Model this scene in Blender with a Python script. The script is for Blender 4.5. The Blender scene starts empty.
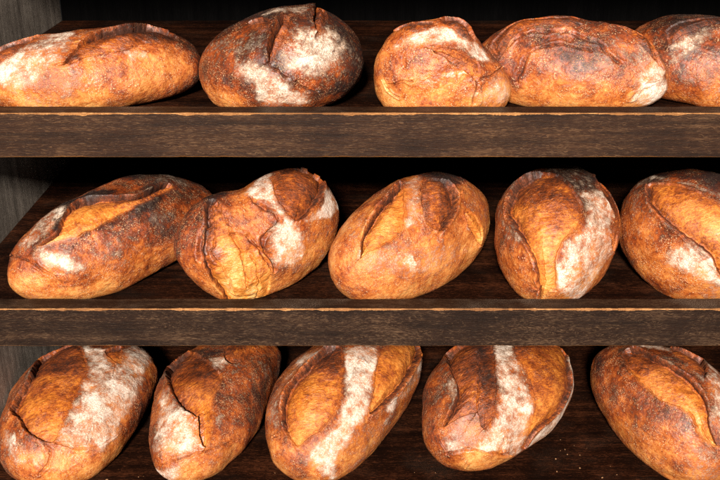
import numpy as np, math

# ---------------------------------------------------------------- noise (vectorised gradient noise)
_rs = np.random.RandomState(7)
_perm = np.concatenate([_rs.permutation(256)] * 3).astype(np.int32)
_g = _rs.normal(size=(256, 3)); _g /= np.linalg.norm(_g, axis=1)[:, None]
def pnoise(p):
    i = np.floor(p).astype(np.int32); f = p - i; i &= 255
    u = f * f * f * (f * (f * 6 - 15) + 10)
    out = 0
    for dx in (0, 1):
        wx = u[:, 0] if dx else 1 - u[:, 0]
        for dy in (0, 1):
            wy = u[:, 1] if dy else 1 - u[:, 1]
            for dz in (0, 1):
                wz = u[:, 2] if dz else 1 - u[:, 2]
                h = _perm[_perm[_perm[(i[:, 0] + dx) & 255] + ((i[:, 1] + dy) & 255)] + ((i[:, 2] + dz) & 255)]
                g = _g[h]
                out = out + wx * wy * wz * (g[:, 0] * (f[:, 0] - dx) + g[:, 1] * (f[:, 1] - dy) + g[:, 2] * (f[:, 2] - dz))
    return out
def fbm(p, o=3, gain=.5):
    s = 0; a = 1.
    for _ in range(o):
        s = s + a * pnoise(p); p = p * 2.03 + 17.3; a *= gain
    return s
def sstep(a, b, x):
    t = np.clip((x - a) / (b - a), 0, 1); return t * t * (3 - 2 * t)
def unit(v):
    return v / np.linalg.norm(v, axis=-1, keepdims=True)

# ---------------------------------------------------------------- the loaf's body
RISE = .74
def loaf_body(n, d):
    """n: unit directions. d: dict(ax=(A,B,C), face, right, up, bulge, seed). Loaf frame: x long, z up, floor at z=0."""
    ax = np.array(d['ax']); c = np.array(d['face'])
    P = n * ax
    nn = unit(n / ax)
    P = P + nn * (.0045 * fbm(P * 13 + d['seed'] * 5.1, 2))[:, None]
    P[:, 2] += RISE * ax[2]
    z = P[:, 2]
    P[:, 2] = .5 * (z + np.sqrt(z * z + .012 ** 2)) - .0025
    O = np.array([0, 0, RISE * ax[2]]); r = np.array(d['right']); u = np.array(d['up'])
    q = P - O; a = q @ r; b = q @ u
    ph = np.arctan2(b, a); K = np.array(d['bulge']); m = len(K)
    t = (ph / (2 * np.pi) * m) % m; i = t.astype(int) % m; f = t - np.floor(t)
    k = K[i] * (1 - f) + K[(i + 1) % m] * f
    P = P + ((k - 1) * a)[:, None] * r + ((k - 1) * b)[:, None] * u
    P[:, 2] = np.maximum(P[:, 2], 0.0005)
    return P
def loaf_chart(n, d):
    """polar chart of the surface, centred on the side of the loaf that was scored, in metres"""
    ax = np.array(d['ax']); c = unit(np.array(d['face']) / ax)
    e1 = np.array(d['right']) / ax; e1 = unit(e1 - c * (e1 @ c)); e2 = np.cross(c, e1)
    Rm = float(np.prod(ax)) ** (1 / 3)
    ang = np.arccos(np.clip(n @ c, -1, 1)); ph = np.arctan2(n @ e2, n @ e1)
    return np.stack([ang * np.cos(ph), ang * np.sin(ph)], 1) * Rm
def face_dirs(n, d):
    ax = np.array(d['ax']); c = unit(np.array(d['face']) / ax)
    return unit(n + .45 * c)

import bpy, bmesh, random
C = bpy.context.scene.collection
R = math.radians
SUB = 8            # icosphere level of the loaves

# ---------------------------------------------------------------- node helpers
class NT:
    def __init__(s, name):
        s.m = bpy.data.materials.new(name); s.m.use_nodes = True
        s.t = s.m.node_tree; s.t.nodes.clear()
        s.out = s.t.nodes.new('ShaderNodeOutputMaterial')
        s.b = s.t.nodes.new('ShaderNodeBsdfPrincipled')
        s.t.links.new(s.b.outputs[0], s.out.inputs[0])
    def put(s, sock, v):
        if hasattr(v, 'is_output'): s.t.links.new(v, sock)
        else: sock.default_value = v
    def math(s, op, a, b=0., clamp=False):
        n = s.t.nodes.new('ShaderNodeMath'); n.operation = op; n.use_clamp = clamp
        s.put(n.inputs[0], a); s.put(n.inputs[1], b); return n.outputs[0]
    def mul(s, a, b): return s.math('MULTIPLY', a, b)
    def add(s, a, b): return s.math('ADD', a, b)
    def noise(s, vec, scale, detail=4, rough=.55, dist=0.):
        n = s.t.nodes.new('ShaderNodeTexNoise'); s.put(n.inputs['Vector'], vec)
        n.inputs['Scale'].default_value = scale; n.inputs['Detail'].default_value = detail
        n.inputs['Roughness'].default_value = rough; n.inputs['Distortion'].default_value = dist
        return n.outputs['Fac']
    def voro(s, vec, scale, feat='F1', out='Distance'):
        n = s.t.nodes.new('ShaderNodeTexVoronoi'); n.feature = feat; s.put(n.inputs['Vector'], vec)
        n.inputs['Scale'].default_value = scale; return n.outputs[out]
    def attr(s, name, out='Fac'):
        n = s.t.nodes.new('ShaderNodeAttribute'); n.attribute_name = name; return n.outputs[out]
    def smooth(s, v, a, b, lo=0., hi=1.):
        n = s.t.nodes.new('ShaderNodeMapRange'); n.interpolation_type = 'SMOOTHSTEP'
        s.put(n.inputs['Value'], v); n.inputs['From Min'].default_value = a; n.inputs['From Max'].default_value = b
        n.inputs['To Min'].default_value = lo; n.inputs['To Max'].default_value = hi; return n.outputs[0]
    def ramp(s, v, stops):
        n = s.t.nodes.new('ShaderNodeValToRGB'); e = n.color_ramp.elements
        while len(e) < len(stops): e.new(.5)
        for k, (p, c) in zip(e, stops): k.position = p; k.color = (*c, 1)
        s.put(n.inputs[0], v); return n.outputs[0]
    def mix(s, f, a, b):
        n = s.t.nodes.new('ShaderNodeMix'); n.data_type = 'RGBA'
        s.put(n.inputs[0], f)
        for k, v in ((6, a), (7, b)):
            s.put(n.inputs[k], v if hasattr(v, 'is_output') else (*v, 1))
        return n.outputs[2]
    def mapping(s, vec, sc=(1, 1, 1), rot=(0, 0, 0), loc=(0, 0, 0)):
        n = s.t.nodes.new('ShaderNodeMapping'); s.put(n.inputs[0], vec)
        n.inputs['Scale'].default_value = sc; n.inputs['Rotation'].default_value = rot; n.inputs['Location'].default_value = loc
        return n.outputs[0]
    def objco(s):
        return s.t.nodes.new('ShaderNodeTexCoord').outputs['Object']
    def bump(s, h, strength, dist, prev=None):
        n = s.t.nodes.new('ShaderNodeBump'); s.put(n.inputs['Height'], h)
        n.inputs['Strength'].default_value = strength; n.inputs['Distance'].default_value = dist
        if prev is not None: s.t.links.new(prev, n.inputs['Normal'])
        return n.outputs[0]

# ---------------------------------------------------------------- bread material
def bread_material():
    m = NT('baked_crust')
    v = m.attr('tex', 'Vector'); bake = m.attr('bake'); bloom = m.attr('bloom'); flour = m.attr('flour'); rim = m.attr('rim')
    fib = m.attr('fib', 'Vector')
    n1 = m.noise(v, 30, 6, .6); n2 = m.noise(v, 150, 4, .62); n3 = m.noise(v, 520, 3, .65); n4 = m.noise(v, 75, 4, .62); n0 = m.noise(v, 12, 3, .5)
    c5 = lambda q, k: m.mul(m.math('SUBTRACT', q, .5), k)
    t = bake
    for q, k in ((n1, 1.0), (n0, .6), (n4, .5), (n2, .45), (n3, .55)): t = m.add(t, c5(q, k))
    crust = m.ramp(t, [(0., (.66, .33, .105)), (.2, (.53, .195, .047)), (.4, (.365, .092, .017)), (.58, (.195, .036, .008)), (.78, (.066, .015, .006)), (1., (.020, .009, .007))])
    ff = m.noise(fib, 1., 5, .66, .8)
    tb = m.attr('tone')
    wall = m.attr('wall'); fk = m.math('SUBTRACT', 1., m.mul(wall, .9)); tb = m.add(tb, m.mul(c5(ff, .85), fk))
    for q, k in ((n1, .85), (n3, .45), (n2, .45)): tb = m.add(tb, c5(q, k))
    open_ = m.ramp(tb, [(0., (.76, .45, .19)), (.2, (.67, .265, .054)), (.42, (.50, .145, .018)), (.62, (.24, .050, .010)), (.82, (.085, .020, .007)), (1., (.028, .011, .007))])
    col = m.mix(bloom, crust, open_)
    # fine pale blisters and flour grains on the crust
    vw = m.t.nodes.new('ShaderNodeVectorMath'); vw.operation = 'ADD'; m.put(vw.inputs[0], v)
    wn = m.t.nodes.new('ShaderNodeTexNoise'); m.put(wn.inputs['Vector'], v); wn.inputs['Scale'].default_value = 260; wsc = m.t.nodes.new('ShaderNodeVectorMath'); wsc.operation = 'SCALE'
    m.put(wsc.inputs[0], wn.outputs['Color']); wsc.inputs['Scale'].default_value = .0035; m.put(vw.inputs[1], wsc.outputs[0]); vv = vw.outputs[0]
    g1 = m.mul(m.smooth(m.voro(vv, 260), .36, .16), m.smooth(n4, .49, .62)); g2 = m.mul(m.smooth(m.voro(vv, 520), .40, .18), m.smooth(m.noise(v, 45, 3, .6), .42, .58))
    grains = m.math('MAXIMUM', g1, m.mul(g2, .9))
    crustm = m.math('SUBTRACT', 1., m.mul(bloom, .8))
    col = m.mix(m.mul(m.mul(m.mul(grains, crustm), m.smooth(t, 1.05, .6, .25, 1.)), .66), col, (.76, .45, .22))
    # burnt edge; the same dark tone fills the under-ear gap and cracks
    rr = m.smooth(m.add(rim, c5(n2, 1.3)), .35, 1.05)
    col = m.mix(m.mul(rr, .8), col, (.034, .013, .008))
    # flour: a baked-on skin of flour, crackled so that crust shows in fine lines, loose white grains on top
    crk = m.smooth(m.voro(vv, 210, 'DISTANCE_TO_EDGE'), .02, .13)
    crk2 = m.smooth(m.voro(vv, 95, 'DISTANCE_TO_EDGE'), .01, .07)
    fa = m.add(m.mul(flour, 1.25), m.add(c5(n4, 1.3), m.add(c5(n2, 1.0), c5(n1, .7))))
    skin = m.mul(m.smooth(fa, .28, 1.15), m.mul(m.add(m.mul(crk, .45), .55), m.add(m.mul(crk2, .3), .7)))
    loose = m.mul(m.smooth(m.add(m.add(c5(n3, 2.4), c5(n2, 1.2)), m.mul(flour, .9)), .62, 1.25), .62)
    has = m.smooth(flour, .03, .3)
    fskin = m.mul(m.mul(skin, has), m.smooth(flour, .12, 1., .22, .80)); floose = m.mul(loose, has)
    col = m.mix(fskin, col, m.mix(m.smooth(m.add(flour, c5(n1, .8)), .55, 1.1), (.56, .36, .23), (.74, .59, .47)))
    col = m.mix(floose, col, (.80, .69, .58))
    fm = m.math('MAXIMUM', fskin, floose)
    m.put(m.b.inputs['Base Color'], col)
    rough = m.add(m.add(m.smooth(n0, .35, .65, .20, .40), m.mul(fm, .5)), m.mul(n2, .25))
    m.put(m.b.inputs['Roughness'], m.add(rough, m.mul(rr, .35)))
    m.put(m.b.inputs['Specular IOR Level'], m.math('SUBTRACT', .5, m.mul(rr, .4)))
    h = m.add(m.mul(n2, .5), m.mul(n3, .55)); h = m.add(h, m.mul(m.mul(m.mul(ff, bloom), fk), 1.3)); h = m.add(h, m.mul(grains, .35)); h = m.add(h, m.mul(n4, .45)); h = m.add(h, m.mul(skin, .2)); h = m.mul(h, m.smooth(m.noise(v, 19, 2, .5), .38, .62, .35, 1.1))
    m.put(m.b.inputs['Normal'], m.bump(h, .8, .0019))
    return m.m

def wood_material(name, dark, mid, lite, amount=.5, swirl=0., dust=0., rough=.55, axis='x', gloss=.12, sc=1.):
    m = NT(name); co = m.objco()
    st = {'x': (1, 1, 1), 'z': (1, 1, 1)}[axis]
    rot = (0, 0, 0) if axis == 'x' else (0, R(90), 0)
    base = m.mapping(co, (1, 1, 1), rot)
    warp = m.noise(m.mapping(base, (2.2, 9, 9)), 1., 3, .5)
    # grain lines run along x; swirl bends them into cathedral figures
    n = m.t.nodes.new('ShaderNodeCombineXYZ'); w = m.mul(m.math('SUBTRACT', warp, .5), swirl)
    m.put(n.inputs[1], w); m.put(n.inputs[2], w)
    va = m.t.nodes.new('ShaderNodeVectorMath'); va.operation = 'ADD'
    m.put(va.inputs[0], base); m.put(va.inputs[1], n.outputs[0]); g = va.outputs[0]
    broad = m.noise(m.mapping(g, (2.2 * sc, 60 * sc, 60 * sc)), 1., 5, .6)
    fine = m.noise(m.mapping(g, (14 * sc, 620 * sc, 620 * sc)), 1., 4, .65, .3)
    pores = m.noise(m.mapping(g, (34 * sc, 1500 * sc, 1500 * sc), (0, 0, 0), (3, 7, 1)), 1., 3, .6)
    wig = m.noise(m.mapping(base, (38, 120, 120)), 1., 2, .5); wv = m.t.nodes.new('ShaderNodeCombineXYZ'); m.put(wv.inputs[2], m.mul(m.math('SUBTRACT', wig, .5), .010)); vb = m.t.nodes.new('ShaderNodeVectorMath'); vb.operation = 'ADD'; m.put(vb.inputs[0], g); m.put(vb.inputs[1], wv.outputs[0])
    dash = m.noise(m.mapping(vb.outputs[0], (60 * sc, 1000 * sc, 1000 * sc), (0, 0, 0), (1, 2, 5)), 1., 5, .7)
    patch = m.noise(base, 9., 4, .6)
    col = m.ramp(m.add(m.add(m.mul(broad, .55), m.mul(fine, .45)), m.mul(m.math('SUBTRACT', patch, .5), .35)), [(.3, dark), (.72, mid)])
    k = m.smooth(m.add(m.add(dash, m.mul(m.math('SUBTRACT', patch, .5), .28)), m.mul(m.math('SUBTRACT', broad, .5), .3)), .535, .62)
    k = m.mul(k, amount)
    hair = m.smooth(m.noise(m.mapping(g, (6 * sc, 1500 * sc, 1500 * sc), (0, 0, 0), (4, 1, 8)), 1., 5, .7), .55, .66)
    col = m.mix(k, col, lite)
    col = m.mix(m.mul(m.mul(hair, m.smooth(patch, .4, .62)), amount * .8), col, lite)
    col = m.mix(m.mul(m.smooth(pores, .54, .64), .6), col, dark)
    if dust:
        geo = m.t.nodes.new('ShaderNodeNewGeometry'); sp = m.t.nodes.new('ShaderNodeSeparateXYZ')
        m.put(sp.inputs[0], geo.outputs['Normal'])
        d1 = m.smooth(m.noise(base, 11., 3, .6), .45, .75); d2 = m.smooth(m.noise(base, 700., 2, .6), .42, .66)
        dd = m.mul(m.mul(m.mul(d1, d2), m.smooth(sp.outputs[2], .7, .95)), dust)
        col = m.mix(dd, col, (.50, .37, .27))
    m.put(m.b.inputs['Base Color'], col)
    m.put(m.b.inputs['Roughness'], m.add(rough, m.mul(m.math('SUBTRACT', fine, .5), .5)))
    m.b.inputs['Specular IOR Level'].default_value = gloss
    m.put(m.b.inputs['Normal'], m.bump(m.add(fine, m.mul(dash, .8)), .7, .0008))
    return m.m

# ---------------------------------------------------------------- loaves
def ico():
    bm = bmesh.new(); bmesh.ops.create_icosphere(bm, subdivisions=SUB, radius=1.)
    me = bpy.data.meshes.new('tmp'); bm.to_mesh(me); bm.free()
    v = np.empty(len(me.vertices) * 3); me.vertices.foreach_get('co', v)
    f = np.empty(len(me.polygons) * 3, np.int32); me.polygons.foreach_get('vertices', f)
    bpy.data.meshes.remove(me)
    return unit(v.reshape(-1, 3)), f.reshape(-1, 3)
ICO_V, ICO_F = ico()

def vnormals(P):
    a, b, c = P[ICO_F[:, 0]], P[ICO_F[:, 1]], P[ICO_F[:, 2]]
    fn = np.cross(b - a, c - a); N = np.zeros_like(P)
    for k in range(3):
        for j in range(3): N[:, j] += np.bincount(ICO_F[:, k], fn[:, j], len(P))
    return N / np.maximum(np.linalg.norm(N, axis=1, keepdims=True), 1e-12)

FAR = -.05
def sdf(p, poly, margin=.03, closed=True):
    """signed distance (inside > 0) and vector to the nearest point of the outline"""
    poly = np.array(poly); lo = poly.min(0) - margin; hi = poly.max(0) + margin
    idx = np.where(((p > lo) & (p < hi)).all(1))[0]
    q = p[idx]; best = np.full(len(q), 1e9); vec = np.zeros((len(q), 2)); ins = np.zeros(len(q), bool)
    m = len(poly)
    for i in range(m if closed else m - 1):
        a = poly[i]; b = poly[(i + 1) % m]; e = b - a; l = e @ e
        if l < 1e-12: continue
        t = np.clip(((q - a) @ e) / l, 0, 1); w = a + t[:, None] * e - q; dd = (w * w).sum(1)
        k = dd < best; best[k] = dd[k]; vec[k] = w[k]
        if closed:
            c = (a[1] > q[:, 1]) != (b[1] > q[:, 1])
            with np.errstate(divide='ignore', invalid='ignore'):
                x = (b[0] - a[0]) * (q[:, 1] - a[1]) / (b[1] - a[1]) + a[0]
            ins ^= c & (q[:, 0] < x)
    d = np.sqrt(best)
    return idx, np.where(ins, d, -d), vec

def build_loaf(d, mat):
    n = face_dirs(ICO_V, d); P = loaf_body(n, d); N = vnormals(P); ch = loaf_chart(n, d)
    nv = len(P); sd = d['seed'] * 3.7
    r = np.array(d['right']); u = np.array(d['up'])
    T = P + sd                                                # texture coordinates
    w1 = pnoise(T * 95); w2 = pnoise(T * 95 + 40); w3 = pnoise(T * 260); w4 = pnoise(T * 260 + 9)
    pw = ch + np.stack([.0030 * w1 + .0004 * w3, .0030 * w2 + .0004 * w4], 1)
    pc = pw + .0042 * np.stack([pnoise(T * 48 + 3), pnoise(T * 48 + 71)], 1)
    disp = np.zeros(nv); shift = np.zeros((nv, 2))
    flour = np.zeros(nv); bloom = np.zeros(nv); rim = np.zeros(nv); tone = np.full(nv, .5)
    low = fbm(T * 22, 2); fb = fbm(T * 62 + 31, 3)
    hgt = P[:, 2] / P[:, 2].max()
    bake = d['bake'] + .025 + .30 * (hgt - .5) + .10 * low
    wall = np.zeros(nv); fib = np.zeros((nv, 3)); owner = np.full(nv, -1)
    # light overall dusting
    flour += .05 + .10 * low
    for ci, c in enumerate(d['cuts']):
        poly = np.array(c['poly'])
        idx, s, vec = sdf(pw, poly)
        mu = poly.mean(0); ev, evec = np.linalg.eigh(np.cov((poly - mu).T)); ax1 = evec[:, 1]; ax2 = evec[:, 0]
        halfw = max(s.max(), .004)
        q = pw[idx] - mu
        outw = np.where(s[:, None] > 0, vec, -vec); outw = outw / (np.linalg.norm(outw, axis=1, keepdims=True) + 1e-9)
        ear = np.array(c['ear'], float); ear /= np.linalg.norm(ear)
        e = sstep(-.1, .7, outw @ ear)
        k = c['depth'] * min(1., halfw / .012) * (1 + .55 * pnoise(T[idx] * 38 + 5))
        inside = sstep(-.0003, .0014, s)
        xe = np.clip(.5 + .5 * (q @ ear) / max(np.abs(q[s > 0] @ ear).max() if (s > 0).any() else .01, .004), 0, 1)
        valley = (.004 + .006 * e) * np.exp(-np.maximum(s, 0) / (.004 + .004 * e)) + .0085 * xe * xe * sstep(0, .006, s)
        dome = .0035 * sstep(0, 1, s / halfw)
        # torn fibres run across the opening
        al = q @ ax1; ac = q @ ax2
        F3 = np.stack([al * 330 + sd, ac * 75, P[idx, 2] * 40], 1)
        fz = fbm(F3, 2) * (.5 + .9 * np.abs(low[idx]))
        rip = pnoise(np.stack([al * 75 + sd, ac * 45, np.zeros_like(al)], 1))
        rg = c['ragged']; dz = inside * k * (-valley + dome + .0010 * fz * sstep(.001, .006, s) + .0018 * rg * rip + .004 * (rg - 1) * low[idx])
        so = np.minimum(s, 0)
        lipz = (1 - inside) * k * (.0014 + .0046 * e) * np.exp(so / (.005 + .006 * e))
        disp[idx] += dz + lipz
        near = np.exp(-np.abs(s) / .0045) * (s < .0015)
        shift[idx] += -outw * (near * e * .0026 * k)[:, None]
        sf = .0008 + .0050 * (1 - e); b = sstep(-sf, sf, s + .002 * low[idx] * (1 - e))
        bloom[idx] = np.maximum(bloom[idx], b); rel = np.clip(s / halfw, 0, 1)
        tt = c['tone'] + .10 * (1 - rel) * e + .22 * np.exp(-np.maximum(s, 0) / .003) * e - .06 * rel + .06 * fz + (rg - 1) * (.10 * low[idx] + .05 * w1[idx])  # shade under the ear is painted into the opening's tone
        # an opening is browner towards the crown of the loaf
        tt = tt + .45 * (hgt[idx] - .60)
        tone[idx] = np.where(b > 0, np.clip(tt, .22, .72), tone[idx])
        rim[idx] = np.maximum(rim[idx], e * np.exp(-np.abs(s - .0012) / .0018) * 1.05)
        flour[idx] = np.maximum(flour[idx], .5 * e * np.exp(-((s + .0026) / .0012) ** 2) * (.5 + w1[idx]))
        rim[idx] = np.maximum(rim[idx], (1 - e) * np.exp(-np.abs(s) / .0012) * .45)
        flour[idx] *= 1 - b * .95
        fib[idx] = np.where((b > 0)[:, None], np.stack([al * 330 + sd, ac * 110, P[idx, 2] * 60], 1), fib[idx])
        wall[idx] = np.maximum(wall[idx], np.exp(-np.maximum(s, 0) / .0035) * (s > -.004) * (.3 + .7 * e))
        owner[idx] = np.where(s > .0008, ci, owner[idx])
    for p in d['patch']:
        idx, s, vec = sdf(pw, p['poly'], p['soft'] * 2.5 + .014)
        m = sstep(-2.4 * p['soft'], 2.1 * p['soft'], s + (.012 * low[idx] + .0045 * w1[idx] + .0025 * w3[idx]) * min(1., p['soft'] / .005))
        if p['kind'] == 'flour': flour[idx] = np.maximum(flour[idx], m * p['amount'] * np.clip(.93 + .42 * fb[idx], .5, 1.08) * (1 - .75 * bloom[idx]))
        elif p['kind'] == 'dark': bake[idx] += m * p['amount']; tone[idx] += m * p['amount']  # darker crust; on some right flanks the loaf's shaded side is painted in
        else: bake[idx] -= m * p['amount']; tone[idx] -= .5 * m * p['amount']
    for c in d['cracks']:
        idx, s, vec = sdf(pc, c['line'], .02, False)
        dist = -s; wd = c['width'] * np.clip(.75 + 1.3 * pnoise(T[idx] * 60 + 13), .25, 1.6)
        g = np.exp(-(dist / np.maximum(wd * .6, .0006)) ** 2)
        disp[idx] += -g * c['depth'] * np.clip(.8 + 1.2 * pnoise(T[idx] * 40 + 29), .2, 1.5) + .0012 * np.exp(-((dist - wd * 1.5) / (wd * 1.2)) ** 2)
        rim[idx] = np.maximum(rim[idx], .62 * np.exp(-(dist / (wd * .55)) ** 2))
    # skin of the crust: lumps, wrinkles, blisters
    cr = 1 - .6 * bloom
    bl = fbm(T * 210, 2)
    flour += np.clip(.9 * low + 60 * np.maximum(disp, 0) - .15, 0, .30) * (1 - bloom) * (fbm(T * 9 + 50, 2) > -.05)
    bake += np.clip(16 * np.minimum(disp, 0), -.05, 0) * -1 * (1 - bloom)
    disp += cr * (.0026 * low + 0.0006 * w1 + .0004 * w3 + .00035 * bl)
    top = np.clip((P[:, 2] - .004) / .01, 0, 1)
    P2 = P + N * (disp * top)[:, None]
    sh3 = shift[:, :1] * r + shift[:, 1:] * u
    sh3 -= N * (sh3 * N).sum(1)[:, None]
    P2 = P2 + sh3 * top[:, None]
    P2[:, 2] = np.maximum(P2[:, 2], .0005)
    N2 = vnormals(P2)
    T = P2 + sd; fib[:, 2] = P2[:, 2] * 110 * (bloom > 0)
    root = bpy.data.objects.new('bread_loaf', None); C.objects.link(root)
    root.empty_display_size = .05
    root.location = d['loc']; root.rotation_euler = (0, 0, d['yaw'])
    root['label'] = d['label']; root['category'] = 'bread'; root['group'] = 'rustic loaves on the bakery shelves'
    fo = owner[ICO_F]; fown = np.where((fo[:, 0] == fo[:, 1]) & (fo[:, 1] == fo[:, 2]), fo[:, 0], -1)
    at = dict(bake=.22 + np.log1p(np.exp((bake - .22) * 14)) / 14, bloom=bloom, flour=np.clip(flour, 0, 1.2), rim=rim, tone=tone, wall=wall)
    for ci in range(-1, len(d['cuts'])):
        F = ICO_F[fown == ci]
        if len(F) < 20: continue
        used, inv = np.unique(F, return_inverse=True); F = inv.reshape(-1, 3)
        name = 'crust' if ci < 0 else 'score_opening'
        me = bpy.data.meshes.new(name)
        me.vertices.add(len(used)); me.vertices.foreach_set('co', P2[used].astype(np.float32).ravel())
        me.loops.add(len(F) * 3); me.loops.foreach_set('vertex_index', F.astype(np.int32).ravel())
        me.polygons.add(len(F)); me.polygons.foreach_set('loop_start', np.arange(0, len(F) * 3, 3, dtype=np.int32))
        me.update(calc_edges=True)
        me.polygons.foreach_set('use_smooth', np.ones(len(F), bool))
        for k, v in at.items():
            a = me.attributes.new(k, 'FLOAT', 'POINT'); a.data.foreach_set('value', v[used].astype(np.float32))
        for k, v in (('tex', T), ('fib', fib)):
            a = me.attributes.new(k, 'FLOAT_VECTOR', 'POINT'); a.data.foreach_set('vector', v[used].astype(np.float32).ravel())
        me.normals_split_custom_set_from_vertices(N2[used].tolist())
        me.materials.append(mat)
        o = bpy.data.objects.new(name, me); C.objects.link(o); o.parent = root
    return root

LABELS = {
 'T1': "long loaf lying lengthwise at the top shelf's left end with a white flour band",
 'T2': 'dark round flour-dusted loaf on the top shelf with a narrow open slit',
 'T3': 'small domed golden loaf on the top shelf with a jagged crack',
 'T4': 'broad speckled orange-brown loaf on the top shelf with a pale floury tip',
 'T5': 'loaf at the right end of the top shelf, partly behind the speckled loaf',
 'M1': 'slanting loaf at the left end of the middle shelf with a blackened-edged orange split',
 'M2': 'knobbly loaf on the middle shelf, its left half torn open and pale yellow',
 'M3': 'pale golden tilted loaf at the centre of the middle shelf with short splits',
 'M4': 'upright oval loaf on the middle shelf with one wide leaf-shaped opening',
 'M5': 'loaf at the right end of the middle shelf, diagonal split above a flour patch',
 'B1': 'loaf at the left end of the bottom shelf with a broad orange opening',
 'B2': 'narrow reddish loaf second from the left on the bottom shelf with wedge-shaped split',
 'B3': 'loaf on the bottom shelf with white flour stripe between two long orange openings',
 'B4': 'wide dark-red loaf on the bottom shelf with white-rimmed right edge and cracked heel',
 'B5': 'large orange speckled loaf at the right end of the bottom shelf',
}

# ---------------------------------------------------------------- shelving
XL, XR, DEPTH = -.668, .86, .86
LIPH, LIPD = .065, .036
Z_TOP = 1.35; LIPS = [1.35, 1.04, .665]
def mesh_obj(name, bm, mats, parent=None):
    bmesh.ops.recalc_face_normals(bm, faces=bm.faces)
    me = bpy.data.meshes.new(name); bm.to_mesh(me); bm.free()
    for m in mats: me.materials.append(m)
    o = bpy.data.objects.new(name, me); C.objects.link(o)
    if parent is not None: o.parent = parent
    return o
def add_box(bm, x0, x1, y0, y1, z0, z1, bev=0., mi=0):
    r = bmesh.ops.create_cube(bm, size=1.)
    vs = r['verts']
    for v in vs: v.co = ((x0 + x1) / 2 + v.co.x * (x1 - x0), (y0 + y1) / 2 + v.co.y * (y1 - y0), (z0 + z1) / 2 + v.co.z * (z1 - z0))
    fs = {f for v in vs for f in v.link_faces}
    for f in fs: f.material_index = mi
    if bev:
        es = list({e for v in vs for e in v.link_edges})
        bmesh.ops.bevel(bm, geom=es, offset=bev, segments=2, affect='EDGES', profile=.6)
def add_lip(bm, x0, x1, z, seed):
    """front board: a square bar whose arrises are worn to bare wood (second material), slightly uneven along its length"""
    rnd = random.Random(seed); n = 900
    dents = [(rnd.uniform(x0, x1), rnd.uniform(.002, .007), rnd.uniform(.0002, .0008)) for _ in range(60)]
    rings = []
    ph = [rnd.uniform(0, 9) for _ in range(6)]
    def wob(x, k): return .5 + .25 * math.sin(x * 31 + ph[k]) + .18 * math.sin(x * 83 + ph[k] * 2) + .12 * math.sin(x * 217 + ph[k] * 3) + .12 * rnd.uniform(-1, 1)
    for i in range(n + 1):
        x = x0 + (x1 - x0) * i / n
        dent = sum(q[2] * math.exp(-((x - q[0]) / q[1]) ** 2) for q in dents)
        a = .0008 + .0028 * max(0, wob(x, 0)) ** 1.5 + dent; b = .0009 + .0024 * max(0, wob(x, 1)) ** 1.5; c = .0003 + .0018 * max(0, wob(x, 2)) ** 1.5 + dent * .6; g = .0007
        pts = [(a, z), (LIPD - b, z), (LIPD, z - b), (LIPD, z - LIPH + g), (LIPD - g, z - LIPH), (c, z - LIPH), (0, z - LIPH + c), (0, z - a)]
        rings.append([bm.verts.new((x, p[0], p[1])) for p in pts])
    worn = {1, 5, 7}
    for i in range(n):
        for j in range(8):
            f = bm.faces.new((rings[i][j], rings[i][(j + 1) % 8], rings[i + 1][(j + 1) % 8], rings[i + 1][j]))
            f.material_index = 1 if j in worn else 0
    bm.faces.new(rings[0]); bm.faces.new(rings[-1])

w_lip = wood_material('dark_stained_oak', (.005, .0022, .0012), (.037, .0140, .0060), (.22, .115, .052), .26, .022, .25, sc=1.45)
w_lip2 = wood_material('smoky_stained_oak', (.005, .0025, .0015), (.025, .0105, .0055), (.22, .125, .065), .26, .07, .3, sc=1.35)
w_worn = wood_material('worn_bare_oak', (.10, .040, .014), (.32, .135, .042), (.58, .31, .12), .5, .0, 0., .5)
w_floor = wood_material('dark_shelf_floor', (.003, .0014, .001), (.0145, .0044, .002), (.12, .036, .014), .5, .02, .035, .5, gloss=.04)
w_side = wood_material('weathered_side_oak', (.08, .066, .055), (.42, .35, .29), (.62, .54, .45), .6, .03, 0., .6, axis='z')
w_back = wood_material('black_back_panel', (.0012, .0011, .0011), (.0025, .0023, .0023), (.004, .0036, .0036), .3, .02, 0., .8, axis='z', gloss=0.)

unit_root = bpy.data.objects.new('bread_shelf', None); C.objects.link(unit_root); unit_root.location = (0, 0, 0)
unit_root['label'] = 'dark stained oak bakery shelving unit holding three rows of rustic loaves'
unit_root['category'] = 'shelf'
for x0, x1 in ((XL - .03, XL), (XR, XR + .03)):  # right panel is out of view, added to close the unit to light
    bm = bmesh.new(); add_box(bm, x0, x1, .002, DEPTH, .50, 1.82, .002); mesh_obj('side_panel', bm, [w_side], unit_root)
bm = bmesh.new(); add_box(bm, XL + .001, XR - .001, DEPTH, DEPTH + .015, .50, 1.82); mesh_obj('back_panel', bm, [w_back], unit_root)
bm = bmesh.new(); add_box(bm, XL + .001, XR - .001, .0, DEPTH - .001, 1.665, 1.73, .003); mesh_obj('unseen_shade_panel', bm, [w_side], unit_root)  # board above the view, added to shade the back of the top row
for k, z in enumerate(LIPS):
    zf = (1.32, 1.01, .653)[k]
    bm = bmesh.new(); y = LIPD + .001; ws = (.118, .132, .125, .141, .12, .13, .12)
    for w in ws:
        y1 = min(y + w, DEPTH - .001)
        add_box(bm, XL + .001, XR - .001, y, y1 - .0007, zf - .022, zf); y = y1
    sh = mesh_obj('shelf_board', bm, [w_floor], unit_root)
    bm = bmesh.new(); add_lip(bm, XL + .001, XR - .001, z, 5 + k)
    mesh_obj('front_rail', bm, [(w_lip, w_lip2, w_lip2)[k], w_worn], sh)

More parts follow.
